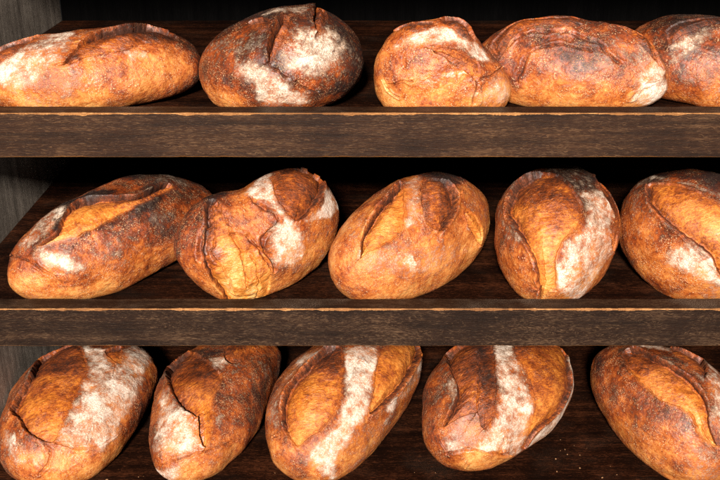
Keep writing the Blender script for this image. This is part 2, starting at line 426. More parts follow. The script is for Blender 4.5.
LOAVES = [
{"key":"T1","loc":[-.4113,.1618,1.32],"yaw":.4153,"ax":[.1759,.0894,.0686],"face":[-.1385,-.9647,.2241],"right":[.9898,-.1422,.0],"up":[.0319,.2218,.9746],"bulge":[.977,.986,1.001,1.019,1.037,1.047,1.045,1.029,1.006,.985,.973,.972,.977,.979,.973,.961,.95,.947,.952,.962,.97,.977,.981,.986,.991,.996,.998,.999,.998,.995,.993,.991,.992,.994,.996,.998,.997,.993,.986,.977,.97,.964,.962,.962,.966,.97,.973,.974],"seed":0,"bake":.46,"cuts":[{"poly":[[-.0292,.0192],[-.0276,.0273],[-.0242,.0401],[-.0209,.0544],[-.0182,.0662],[-.0151,.0769],[-.0105,.0864],[-.0041,.096],[.0047,.1062],[.014,.1099],[.0236,.1138],[.0347,.1205],[.0484,.1333],[.0654,.146],[.0744,.1355],[.0858,.1299],[.0992,.1245],[.0996,.1032],[.0975,.0866],[.0901,.0771],[.0787,.0677],[.0682,.061],[.0601,.0592],[.0521,.0602],[.0442,.0588],[.0355,.0528],[.0269,.0462],[.0188,.0419],[.011,.04],[.0033,.0396],[-.0043,.0368],[-.0109,.0331],[-.0159,.0264],[-.0204,.0226],[-.0244,.0194],[-.0278,.0176]],"ear":[0,1],"depth":1.0,"tone":.56,"ragged":1},{"poly":[[-.1319,.0798],[-.1321,.0838],[-.128,.0873],[-.1237,.0925],[-.1181,.1013],[-.1073,.1085],[-.0996,.1168],[-.0898,.1226],[-.0823,.1295],[-.0768,.1278],[-.0792,.1186],[-.078,.0951],[-.0807,.0786],[-.0837,.0689],[-.087,.061],[-.0913,.0547],[-.0966,.0485],[-.1029,.0442],[-.1093,.0446],[-.1156,.0527],[-.1326,.0735]],"ear":[0,1],"depth":.7,"tone":.75,"ragged":1}],"patch":[{"kind":"flour","poly":[[-.0687,.133],[-.0487,.1421],[-.026,.1145],[-.021,.0931],[-.0218,.0732],[-.0243,.0569],[-.0275,.041],[-.0329,.0271],[-.038,.0152],[-.0406,.0034],[-.0433,-.0069],[-.049,-.014],[-.0565,-.0204],[-.066,-.0322],[-.0765,-.0411],[-.083,-.0378],[-.0879,-.027],[-.0948,-.01],[-.1015,.0085],[-.1044,.024],[-.1015,.0384],[-.0898,.0512],[-.0772,.0673],[-.0726,.099]],"amount":.72,"soft":.006},{"kind":"flour","poly":[[-.0867,-.0687],[-.0821,-.0398],[-.0668,-.0117],[-.0555,.0102],[-.042,.0239],[-.0242,.0209],[-.0083,.0105],[.0024,-.0043],[.0071,-.0227],[.0051,-.0471],[-.0076,-.0692],[-.0452,-.0739]],"amount":.38,"soft":.009},{"kind":"flour","poly":[[-.0264,.1222],[-.0109,.1245],[.0073,.1249],[.0185,.123],[.0215,.1152],[.0105,.1068],[-.0039,.0932],[-.0133,.0787],[-.02,.0731],[-.0259,.0922]],"amount":.4,"soft":.005},{"kind":"flour","poly":[[.0234,.0414],[.027,.0463],[.033,.048],[.0386,.0419],[.0417,.033],[.0387,.0263],[.0335,.0247],[.0273,.0322]],"amount":.6,"soft":.004},{"kind":"dark","poly":[[.0218,.1187],[.0378,.1409],[.0571,.1437],[.0689,.1391],[.0844,.1288],[.1093,.11],[.1294,.0808],[.1424,.0564],[.1519,.0272],[.1452,-.0178],[.1442,-.0516],[.1327,-.0724],[.1206,-.0767],[.1062,-.0349],[.1079,.0039],[.1013,.0369],[.0895,.0629],[.0693,.0736],[.0495,.0773],[.0329,.0777],[.0223,.0855],[.0191,.1022]],"amount":.28,"soft":.008},{"kind":"light","poly":[[.0146,-.0127],[.0162,.0071],[.0209,.0242],[.0273,.0333],[.0365,.0391],[.0503,.0411],[.0664,.0403],[.0837,.0403],[.0996,.0356],[.1094,.0224],[.1112,.0038],[.1058,-.0186],[.095,-.0383],[.0742,-.0449],[.0549,-.0466],[.0395,-.0422],[.0281,-.0364],[.0193,-.0263]],"amount":.26,"soft":.009},{"kind":"light","poly":[[-.0854,-.0804],[-.0873,-.0575],[-.0681,-.0364],[-.0459,-.0357],[-.0224,-.04],[-.0021,-.0386],[.0171,-.0416],[.0368,-.0508],[.051,-.0697],[.0497,-.1007],[.0254,-.1325],[-.0314,-.0827]],"amount":.1,"soft":.009}],"cracks":[{"line":[[-.0286,.0207],[-.0229,.0257],[-.0149,.0338],[-.0059,.0397],[.002,.0425],[.0094,.0406],[.0174,.041],[.0271,.0449],[.039,.0517],[.0519,.0574],[.0646,.06],[.0808,.0644],[.094,.067]],"width":.002,"depth":.0025}]},
{"key":"T2","loc":[-.119,.1566,1.32],"yaw":.1442,"ax":[.1251,.1061,.0877],"face":[-.0616,-.9728,.2235],"right":[.998,-.0632,.0],"up":[.0141,.223,.9747],"bulge":[1.0,1.011,1.017,1.02,1.022,1.026,1.034,1.041,1.042,1.033,1.018,1.002,.988,.975,.963,.949,.935,.923,.916,.918,.928,.945,.967,.991,1.014,1.036,1.052,1.062,1.063,1.055,1.04,1.024,1.013,1.009,1.009,1.009,1.006,1.001,.994,.984,.972,.96,.952,.95,.954,.962,.974,.987],"seed":1,"bake":.74,"cuts":[{"poly":[[.0019,.1009],[-.0029,.094],[-.0075,.0815],[-.0116,.0704],[-.015,.0618],[-.0178,.0538],[-.0199,.0447],[-.0216,.036],[-.0221,.0261],[-.0219,.0177],[-.0206,.0113],[-.0189,.0062],[-.017,.004],[-.0155,.0046],[-.0137,.0079],[-.0119,.0123],[-.0098,.0176],[-.0073,.0229],[-.0046,.0286],[-.0014,.0351],[.0016,.0421],[.0044,.0493],[.0079,.0572],[.011,.0655],[.0123,.074],[.0103,.0842],[.0068,.0962]],"ear":[-1,.3],"depth":1.5,"tone":.72,"ragged":1},{"poly":[[.061,.1475],[.0583,.1486],[.0475,.1168],[.0425,.0979],[.0391,.0845],[.0375,.0738],[.0369,.066],[.0376,.0592],[.0391,.0539],[.0415,.0516],[.0444,.054],[.048,.0601],[.0523,.0672],[.0582,.0762],[.0654,.0884],[.0709,.1032],[.0752,.1291],[.0694,.144]],"ear":[-1,0],"depth":1.3,"tone":.8,"ragged":1},{"poly":[[-.0563,.099],[-.0494,.1031],[-.037,.1023],[-.027,.0994],[-.0208,.0933],[-.0163,.0848],[-.0147,.0777],[-.0158,.0708],[-.0193,.0642],[-.0235,.061],[-.0292,.0624],[-.036,.0673],[-.042,.0729],[-.0481,.0801],[-.054,.0896]],"ear":[0,1],"depth":.5,"tone":.9,"ragged":1}],"patch":[{"kind":"flour","poly":[[-.0675,.0161],[-.0564,.0136],[-.0415,.0056],[-.0295,.0019],[-.0177,-.0034],[-.0073,-.0158],[.0039,-.0306],[.0184,-.0446],[.0325,-.0589],[.0424,-.0747],[.0396,-.0856],[.0046,-.0805],[-.0285,-.0738],[-.0336,-.0492],[-.0342,-.0279],[-.0464,-.0236],[-.0588,-.02],[-.0654,-.0015]],"amount":.8,"soft":.006},{"kind":"flour","poly":[[.0153,.0802],[.026,.0675],[.0384,.0556],[.0516,.0715],[.0682,.0891],[.0811,.0706],[.0895,.0446],[.0887,.0229],[.0807,.0032],[.0635,-.0154],[.0461,-.0286],[.0334,-.0274],[.0222,-.0202],[.0097,-.0146],[.0002,-.0071],[-.0037,.0037],[-.0037,.0169],[-.0001,.0309],[.0055,.0462],[.0092,.0656]],"amount":.75,"soft":.008},{"kind":"flour","poly":[[-.0415,.1184],[-.0227,.124],[.0028,.1302],[.0288,.1322],[.0479,.1286],[.0423,.1054],[.0303,.09],[.0171,.0942],[.0023,.1033],[-.0119,.1018],[-.0242,.1002],[-.0368,.1075]],"amount":.7,"soft":.005},{"kind":"flour","poly":[[-.1286,.0257],[-.1185,.0455],[-.1012,.064],[-.0753,.0721],[-.051,.073],[-.0329,.0656],[-.0225,.0526],[-.0205,.0303],[-.0253,.0115],[-.0435,.0119],[-.0675,.0161],[-.0825,.0042],[-.0961,-.0057],[-.115,.0053]],"amount":.4,"soft":.008},{"kind":"flour","poly":[[.0639,.0709],[.0868,.0714],[.1073,.0475],[.118,.0221],[.1205,-.0051],[.1016,-.0252],[.0794,-.0385],[.0606,-.0507],[.0468,-.0428],[.0472,.0143]],"amount":.35,"soft":.01},{"kind":"light","poly":[[-.1371,-.0388],[-.1097,-.0286],[-.0873,-.0312],[-.0699,-.0451],[-.0594,-.0628],[-.0607,-.077],[-.075,-.0958],[-.106,-.1034],[-.1251,-.0877],[-.1416,-.068]],"amount":.42,"soft":.009},{"kind":"dark","poly":[[.0682,.0891],[.102,.0853],[.1488,.056],[.1543,.0203],[.1565,-.0155],[.1528,-.0446],[.1427,-.0707],[.118,-.1102],[.0841,-.1141],[.0747,-.055],[.0817,-.0103],[.0689,.0426]],"amount":.16,"soft":.01}],"cracks":[{"line":[[-.0171,.0052],[-.0152,.0026],[-.0127,-.0012],[-.0096,-.0051],[-.0059,-.0111],[-.0011,-.0182],[.0023,-.0233]],"width":.003,"depth":.004},{"line":[[.0172,-.0302],[.0218,-.0355],[.0281,-.0433],[.0345,-.0499],[.04,-.0527],[.0452,-.0536],[.0485,-.0544]],"width":.003,"depth":.004},{"line":[[-.0096,-.0036],[-.0122,-.0025],[-.0163,-.0012],[-.0198,-.0007],[-.0222,-.0019],[-.0243,-.0042],[-.0256,-.0058]],"width":.0015,"depth":.002}]},
{"key":"T3","loc":[.1184,.1023,1.32],"yaw":.0473,"ax":[.1032,.0618,.0806],"face":[-.127,-.9637,.2349],"right":[.9914,-.1306,.0],"up":[.0307,.2329,.972],"bulge":[1.006,.933,.872,.833,.819,.829,.858,.902,.953,.999,1.03,1.04,1.037,1.033,1.039,1.055,1.072,1.08,1.074,1.056,1.033,1.009,.988,.969,.955,.949,.95,.959,.971,.982,.991,.996,.999,.999,.995,.985,.968,.953,.948,.957,.977,1.002,1.032,1.069,1.106,1.128,1.119,1.075],"seed":2,"bake":.44,"cuts":[{"poly":[[-.0116,.0374],[-.008,.0408],[.0003,.0424],[.0094,.0428],[.0215,.0434],[.0379,.0409],[.0496,.0337],[.0548,.0274],[.0559,.0208],[.0545,.0142],[.0498,.0056],[.0443,-.002],[.0402,-.0063],[.0376,-.0067],[.0353,-.0048],[.033,-.0019],[.0307,.0014],[.0291,.0065],[.0266,.012],[.0224,.017],[.0161,.0212],[.0086,.0231],[.0004,.0267],[-.0079,.0328]],"ear":[-.6,-.8],"depth":.7,"tone":.55,"ragged":1},{"poly":[[-.0044,.0977],[-.0036,.1091],[.0015,.121],[.0076,.1215],[.013,.1199],[.0208,.1199],[.0261,.1173],[.0335,.1157],[.0413,.1131],[.0472,.1053],[.052,.0949],[.0561,.0844],[.0572,.0773],[.052,.0734],[.0441,.0713],[.0357,.07],[.0275,.0702],[.0193,.0719],[.0129,.0759],[.0064,.0817],[-.0004,.0897]],"ear":[0,1],"depth":.7,"tone":.85,"ragged":1},{"poly":[[-.0802,.0949],[-.0776,.0949],[-.0716,.0975],[-.0647,.1005],[-.0591,.1068],[-.0454,.1014],[-.0351,.098],[-.0269,.0974],[-.0197,.0967],[-.0148,.0938],[-.0136,.0881],[-.0144,.0814],[-.0174,.0764],[-.0227,.0729],[-.0299,.0699],[-.0378,.0696],[-.0473,.071],[-.0607,.0777]],"ear":[0,1],"depth":.5,"tone":.85,"ragged":1}],"patch":[{"kind":"flour","poly":[[-.0173,.0756],[-.0043,.0798],[.0086,.0787],[.0214,.0708],[.0358,.0682],[.0431,.0766],[.0533,.0836],[.0804,.0646],[.0862,.0323],[.0728,.0269],[.0584,.0326],[.0466,.0434],[.0302,.0502],[.015,.049],[.0011,.0488],[-.0165,.048],[-.0339,.0454],[-.0478,.0417],[-.0587,.0388],[-.0665,.044],[-.0668,.0521],[-.0518,.0573],[-.0366,.0637],[-.027,.0697]],"amount":.85,"soft":.005},{"kind":"flour","poly":[[.0441,-.014],[.0579,-.0021],[.0809,.0061],[.1035,-.0047],[.1225,-.0252],[.1181,-.0385],[.1139,-.0499],[.0759,-.0485],[.0479,-.0417],[.0412,-.0273]],"amount":.75,"soft":.008},{"kind":"flour","poly":[[-.0939,.0471],[-.0774,.051],[-.0656,.0455],[-.065,.0292],[-.0701,.0111],[-.0811,-.0032],[-.0921,-.0079],[-.0934,.0173]],"amount":.4,"soft":.006},{"kind":"light","poly":[[-.0976,-.0117],[-.0841,-.0092],[-.0712,-.0131],[-.0587,-.0252],[-.05,-.0383],[-.049,-.048],[-.0545,-.0558],[-.073,-.0654],[-.099,-.0702],[-.1083,-.0577],[-.1167,-.0429],[-.1093,-.0243]],"amount":.25,"soft":.006},{"kind":"light","poly":[[-.0334,.0105],[-.0043,.009],[.0227,.0015],[.0373,-.0165],[.0413,-.0385],[-.0033,-.0501],[-.0611,-.0579],[-.0668,-.037],[-.0527,-.0117],[-.0466,.0028]],"amount":.06,"soft":.012}],"cracks":[{"line":[[-.0097,.036],[-.0039,.0311],[.0044,.0241],[.0145,.0213],[.0234,.0158],[.0287,.0093],[.0321,.004],[.0349,.0],[.0376,-.0032],[.039,-.008],[.0391,-.0167],[.0409,-.0281],[.0433,-.0383]],"width":.0032,"depth":.004},{"line":[[.0392,-.0073],[.0433,-.0061],[.0503,-.0038],[.0587,-.0006],[.0702,.0051],[.0878,.0144],[.1066,.0228]],"width":.003,"depth":.004},{"line":[[-.0713,-.0168],[-.0662,-.0153],[-.0595,-.0125],[-.0527,-.0107],[-.0456,-.0095],[-.0382,-.0089],[-.0335,-.0084]],"width":.0025,"depth":.0025},{"line":[[-.082,-.0087],[-.0789,-.0144],[-.0754,-.0223],[-.0703,-.0288],[-.0638,-.0334],[-.0568,-.0366],[-.0518,-.0386]],"width":.0025,"depth":.0025}]},
{"key":"T4","loc":[.3233,.165,1.32],"yaw":-.2942,"ax":[.1551,.0738,.0768],"face":[.0763,-.9718,.223],"right":[.9969,.0782,.0],"up":[-.0174,.2223,.9748],"bulge":[.964,.95,.959,.982,1.005,1.012,1.0,.977,.959,.957,.972,.994,1.014,1.028,1.037,1.041,1.044,1.043,1.038,1.024,1.004,.984,.973,.975,.984,.993,1.0,1.005,1.015,1.029,1.041,1.043,1.034,1.019,1.008,1.003,1.004,1.011,1.022,1.032,1.036,1.034,1.034,1.041,1.051,1.05,1.031,.996],"seed":3,"bake":.5,"cuts":[{"poly":[[.0406,.1197],[.0508,.1346],[.0619,.1327],[.0712,.1291],[.0778,.1257],[.0837,.1232],[.0894,.1178],[.096,.1127],[.1022,.1034],[.1103,.0944],[.1175,.0819],[.1158,.0592],[.1151,.0399],[.1156,.0233],[.1176,.0091],[.1166,.0023],[.1105,.0036],[.1014,.0108],[.094,.0213],[.0872,.035],[.0797,.0512],[.0722,.0657],[.0661,.0773],[.0605,.0882],[.0557,.0975],[.0483,.1052],[.0433,.1142]],"ear":[-.7,-.7],"depth":.9,"tone":.85,"ragged":1},{"poly":[[-.0709,.0104],[-.0686,.0178],[-.0676,.0316],[-.0649,.0447],[-.0602,.0559],[-.0538,.0667],[-.0464,.0749],[-.0384,.0809],[-.0296,.0852],[-.0208,.0862],[-.012,.0848],[-.0039,.0815],[.0035,.0808],[.0105,.0855],[.0165,.0953],[.02,.1058],[.0178,.1141],[.0138,.1376],[.0043,.1426],[-.0061,.1314],[-.0178,.1263],[-.0309,.128],[-.0436,.1278],[-.056,.1228],[-.0695,.1199],[-.0775,.1094],[-.0821,.097],[-.0869,.0846],[-.0901,.0691],[-.0924,.0533],[-.0913,.0396],[-.085,.0262],[-.0768,.0145]],"ear":[.2,-1],"depth":.6,"tone":.78,"ragged":1}],"patch":[{"kind":"flour","poly":[[.0441,.0929],[.05,.0776],[.0618,.0575],[.0789,.0344],[.0955,.0126],[.1079,.0046],[.1115,-.002],[.1009,-.0224],[.089,-.0363],[.0794,-.0294],[.0697,-.0147],[.059,.0045],[.0486,.0249],[.0413,.0422],[.0376,.058],[.0389,.0782]],"amount":.5,"soft":.007},{"kind":"flour","poly":[[.0672,-.0726],[.0623,-.0497],[.069,-.0313],[.0804,-.025],[.0949,-.0218],[.1103,-.014],[.1272,-.0155],[.137,-.0445],[.1263,-.0661],[.1075,-.0918]],"amount":.95,"soft":.007},{"kind":"flour","poly":[[.0228,.0335],[.0306,.0408],[.0403,.0373],[.0464,.0183],[.0453,-.0027],[.0353,-.0132],[.0255,-.013],[.0234,.0092]],"amount":.42,"soft":.006},{"kind":"flour","poly":[[-.0358,.0363],[-.0237,.036],[-.0131,.0293],[-.0114,.0162],[-.0146,.0044],[-.0242,.0033],[-.0347,.0092],[-.0383,.0234]],"amount":.34,"soft":.006},{"kind":"flour","poly":[[-.0238,-.0029],[-.0009,.0063],[.0237,.0018],[.0296,-.0248],[.028,-.0565],[.0064,-.07],[-.0179,-.0648],[-.0262,-.0322]],"amount":.26,"soft":.012},{"kind":"dark","poly":[[-.0543,.0681],[-.0389,.0757],[-.0203,.0777],[-.0037,.0698],[.0071,.0612],[.0044,.0484],[-.0054,.0361],[-.0235,.0327],[-.0433,.0362],[-.0537,.0509]],"amount":.03,"soft":.01},{"kind":"light","poly":[[-.0447,-.0256],[.0011,-.0163],[.0456,-.0214],[.0641,-.0457],[.0596,-.076],[.0069,-.0981],[-.0534,-.1032],[-.0621,-.0594]],"amount":.12,"soft":.012}],"cracks":[{"line":[[.1008,.1058],[.1055,.1008],[.113,.092],[.1187,.081],[.1095,.0609],[.108,.0488],[.1081,.0407]],"width":.002,"depth":.002},{"line":[[-.0772,-.0009],[-.0744,.0095],[-.071,.0241],[-.0666,.0374],[-.0619,.0472],[-.0565,.0564],[-.0493,.0633],[-.0399,.0677],[-.0293,.071],[-.0199,.0717],[-.0105,.0715],[-.0015,.0702],[.0072,.0688],[.0157,.066],[.0223,.0587],[.0281,.0503],[.0351,.0394],[.043,.0271],[.0486,.0182]],"width":.005,"depth":.005},{"line":[[-.0487,-.0335],[-.0476,-.0218],[-.0461,-.0055],[-.0437,.0087],[-.0407,.0185],[-.0363,.0265],[-.0302,.0326],[-.0224,.0376],[-.0137,.0412],[-.0056,.043],[.0037,.0427],[.0135,.0379],[.0195,.033]],"width":.004,"depth":.0035},{"line":[[.0637,-.0572],[.0648,-.0499],[.0683,-.0401],[.0735,-.0318],[.082,-.0256],[.0926,-.02],[.1021,-.0158]],"width":.003,"depth":.003}]},
{"key":"T5","loc":[.538,.2078,1.32],"yaw":-.5126,"ax":[.1274,.0926,.0762],"face":[.1726,-.9624,.2096],"right":[.9843,.1765,.0],"up":[-.037,.2063,.9778],"bulge":[1.0,1.0,1.0,1.0,.999,.996,.992,.987,.982,.977,.973,.972,.976,.983,.993,1.004,1.011,1.01,1.001,.987,.979,.98,.987,.995,.999,1.0,1.0,1.0,1.0,1.0,1.0,1.0,1.0,1.0,1.001,1.006,1.026,1.069,1.127,1.172,1.174,1.133,1.075,1.029,1.007,1.001,1.0,1.0],"seed":4,"bake":.58,"cuts":[{"poly":[[-.044,.0619],[-.0386,.0734],[-.0297,.0837],[-.02,.0932],[-.009,.1047],[.0044,.1171],[.0204,.127],[.039,.1362],[.0576,.1338],[.0695,.1264],[.076,.1171],[.0698,.0919],[.0653,.0821],[.0554,.0804],[.0425,.083],[.0301,.0841],[.0194,.0799],[.0089,.0751],[-.0005,.0684],[-.0092,.059],[-.0167,.0499],[-.0237,.043],[-.0288,.0353],[-.0324,.0275],[-.0353,.0255],[-.0394,.0335],[-.0432,.0482]],"ear":[0,-1],"depth":.7,"tone":.85,"ragged":1}],"patch":[{"kind":"flour","poly":[[-.0338,.0134],[-.0318,.0283],[-.0236,.0414],[-.0094,.0534],[.0078,.067],[.0275,.0773],[.0446,.0853],[.0477,.076],[.0415,.0625],[.0251,.0533],[.0083,.0436],[-.002,.0279],[-.0101,.0129],[-.0171,-.0042],[-.0238,-.0143],[-.0302,-.0043]],"amount":.6,"soft":.005},{"kind":"flour","poly":[[-.0204,-.0031],[.0018,.0224],[.0277,.0392],[.0425,.0378],[.0481,.0208],[.0441,-.0181],[.0307,-.0533],[.0052,-.0563],[-.0197,-.0555],[-.026,-.0307]],"amount":.34,"soft":.012},{"kind":"dark","poly":[[-.0842,.1074],[-.0569,.132],[-.0147,.1417],[.0201,.1414],[.0477,.1402],[.0486,.1183],[.0356,.0886],[.0141,.0769],[-.0092,.0679],[-.0261,.0546],[-.0421,.0488],[-.0614,.0655]],"amount":.2,"soft":.008}],"cracks":[]},
{"key":"M1","loc":[-.4102,.2118,1.01],"yaw":.8418,"ax":[.2043,.0967,.0899],"face":[-.505,-.7749,.3802],"right":[.8378,-.5459,.0],"up":[.2076,.3185,.9249],"bulge":[.996,.992,.982,.975,.979,.995,1.016,1.031,1.037,1.037,1.033,1.026,1.014,.999,.986,.975,.969,.965,.964,.964,.963,.961,.958,.961,.975,1.004,1.042,1.076,1.097,1.102,1.099,1.095,1.093,1.092,1.086,1.072,1.049,1.023,.997,.974,.954,.938,.93,.933,.946,.965,.983,.993],"seed":5,"bake":.52,"cuts":[{"poly":[[-.1033,-.0071],[-.0999,-.0014],[-.0918,.0081],[-.0866,.0186],[-.0878,.0325],[-.0919,.0487],[-.0936,.0615],[-.0938,.0712],[-.0939,.0805],[-.0925,.0898],[-.088,.0974],[-.0795,.1011],[-.0665,.0992],[-.0505,.0923],[-.0345,.0847],[-.0219,.0808],[-.0132,.0789],[-.0068,.0791],[-.0,.0822],[.008,.0909],[.017,.1042],[.0252,.1125],[.0331,.1124],[.0388,.1071],[.0398,.1002],[.0345,.0908],[.025,.0792],[.0159,.0687],[.0075,.0608],[-.0003,.0533],[-.0081,.0469],[-.0158,.0406],[-.0235,.0335],[-.0306,.0257],[-.0379,.0186],[-.045,.011],[-.0522,.0059],[-.0601,.0029],[-.0686,.0019],[-.0771,.0004],[-.0868,-.0028],[-.0972,-.0067]],"ear":[-.5,.85],"depth":.9,"tone":.3,"ragged":1}],"patch":[{"kind":"flour","poly":[[-.1485,-.0131],[-.1522,.0261],[-.1582,.0728],[-.1459,.0963],[-.1333,.1091],[-.1134,.0969],[-.099,.0774],[-.0936,.057],[-.0928,.0345],[-.099,.0144],[-.1081,-.0015],[-.1153,-.0108],[-.1235,-.015],[-.1369,-.0194]],"amount":.6,"soft":.006},{"kind":"flour","poly":[[-.1078,-.0148],[-.102,-.0061],[-.0858,-.0052],[-.059,-.0199],[-.0362,-.0357],[-.0259,-.049],[-.0239,-.0589],[-.0337,-.0601],[-.0488,-.0563],[-.0655,-.0474],[-.0826,-.0365],[-.0986,-.0256]],"amount":.85,"soft":.006},{"kind":"flour","poly":[[-.0395,-.0149],[-.0253,.0016],[-.0019,.0079],[.0172,.0025],[.0327,-.013],[.0439,-.0475],[.0365,-.0738],[.0103,-.0757],[-.015,-.0693],[-.0312,-.0421]],"amount":.34,"soft":.012},{"kind":"flour","poly":[[-.0339,.1794],[-.0115,.1764],[.0253,.1806],[.0368,.173],[.0472,.1717],[.0756,.1529],[.0885,.1197],[.0686,.1083],[.0389,.1071],[.0008,.1261]],"amount":.5,"soft":.006},{"kind":"dark","poly":[[-.0856,.0189],[-.091,.041],[-.0965,.0668],[-.0968,.0835],[-.0932,.101],[-.0648,.0978],[-.0413,.0928],[-.0379,.0986],[-.0457,.1074],[-.0682,.1167],[-.1061,.1323],[-.1254,.1248],[-.1348,.1084],[-.1109,.0624],[-.1026,.0374],[-.0923,.0219]],"amount":.55,"soft":.003},{"kind":"dark","poly":[[-.0402,.1483],[-.0321,.1778],[-.0064,.1793],[.0266,.1732],[.0649,.1607],[.1013,.146],[.1044,.0904],[.0892,.0363],[.0728,-.0035],[.0571,-.0276],[.0409,-.0325],[.0312,.0031],[.0272,.0451],[.0102,.0665],[-.0084,.0861],[-.0266,.1156]],"amount":.16,"soft":.012},{"kind":"dark","poly":[[-.0522,.0059],[-.0437,.0133],[-.0297,.0226],[-.0138,.0325],[.0018,.0436],[.0166,.0652],[.03,.0841],[.0362,.0822],[.0334,.0686],[.0184,.0486],[.0009,.0297],[-.0154,.019],[-.0305,.0093],[-.0398,.0022],[-.0453,-.0013],[-.0512,.0005]],"amount":.25,"soft":.004},{"kind":"light","poly":[[-.1401,-.1137],[-.1551,-.089],[-.1562,-.0552],[-.1337,-.0444],[-.1059,-.0482],[-.0748,-.0657],[-.048,-.0865],[-.0225,-.0959],[.001,-.1034],[.0236,-.1148],[.0393,-.1393],[.021,-.1454],[-.013,-.1503],[-.0623,-.1436],[-.124,-.1374],[-.1352,-.1217]],"amount":.2,"soft":.008}],"cracks":[{"line":[[-.1826,-.0292],[-.1453,-.0275],[-.1223,-.0306],[-.1034,-.0366],[-.0875,-.0451],[-.0739,-.0541],[-.0621,-.0634],[-.0515,-.0717],[-.0419,-.0808],[-.0354,-.0883]],"width":.004,"depth":.005},{"line":[[-.0522,.0059],[-.0472,.0104],[-.0393,.0174],[-.0302,.0243],[-.0192,.0325],[-.0068,.0392],[.0014,.0451]],"width":.0025,"depth":.003}]},
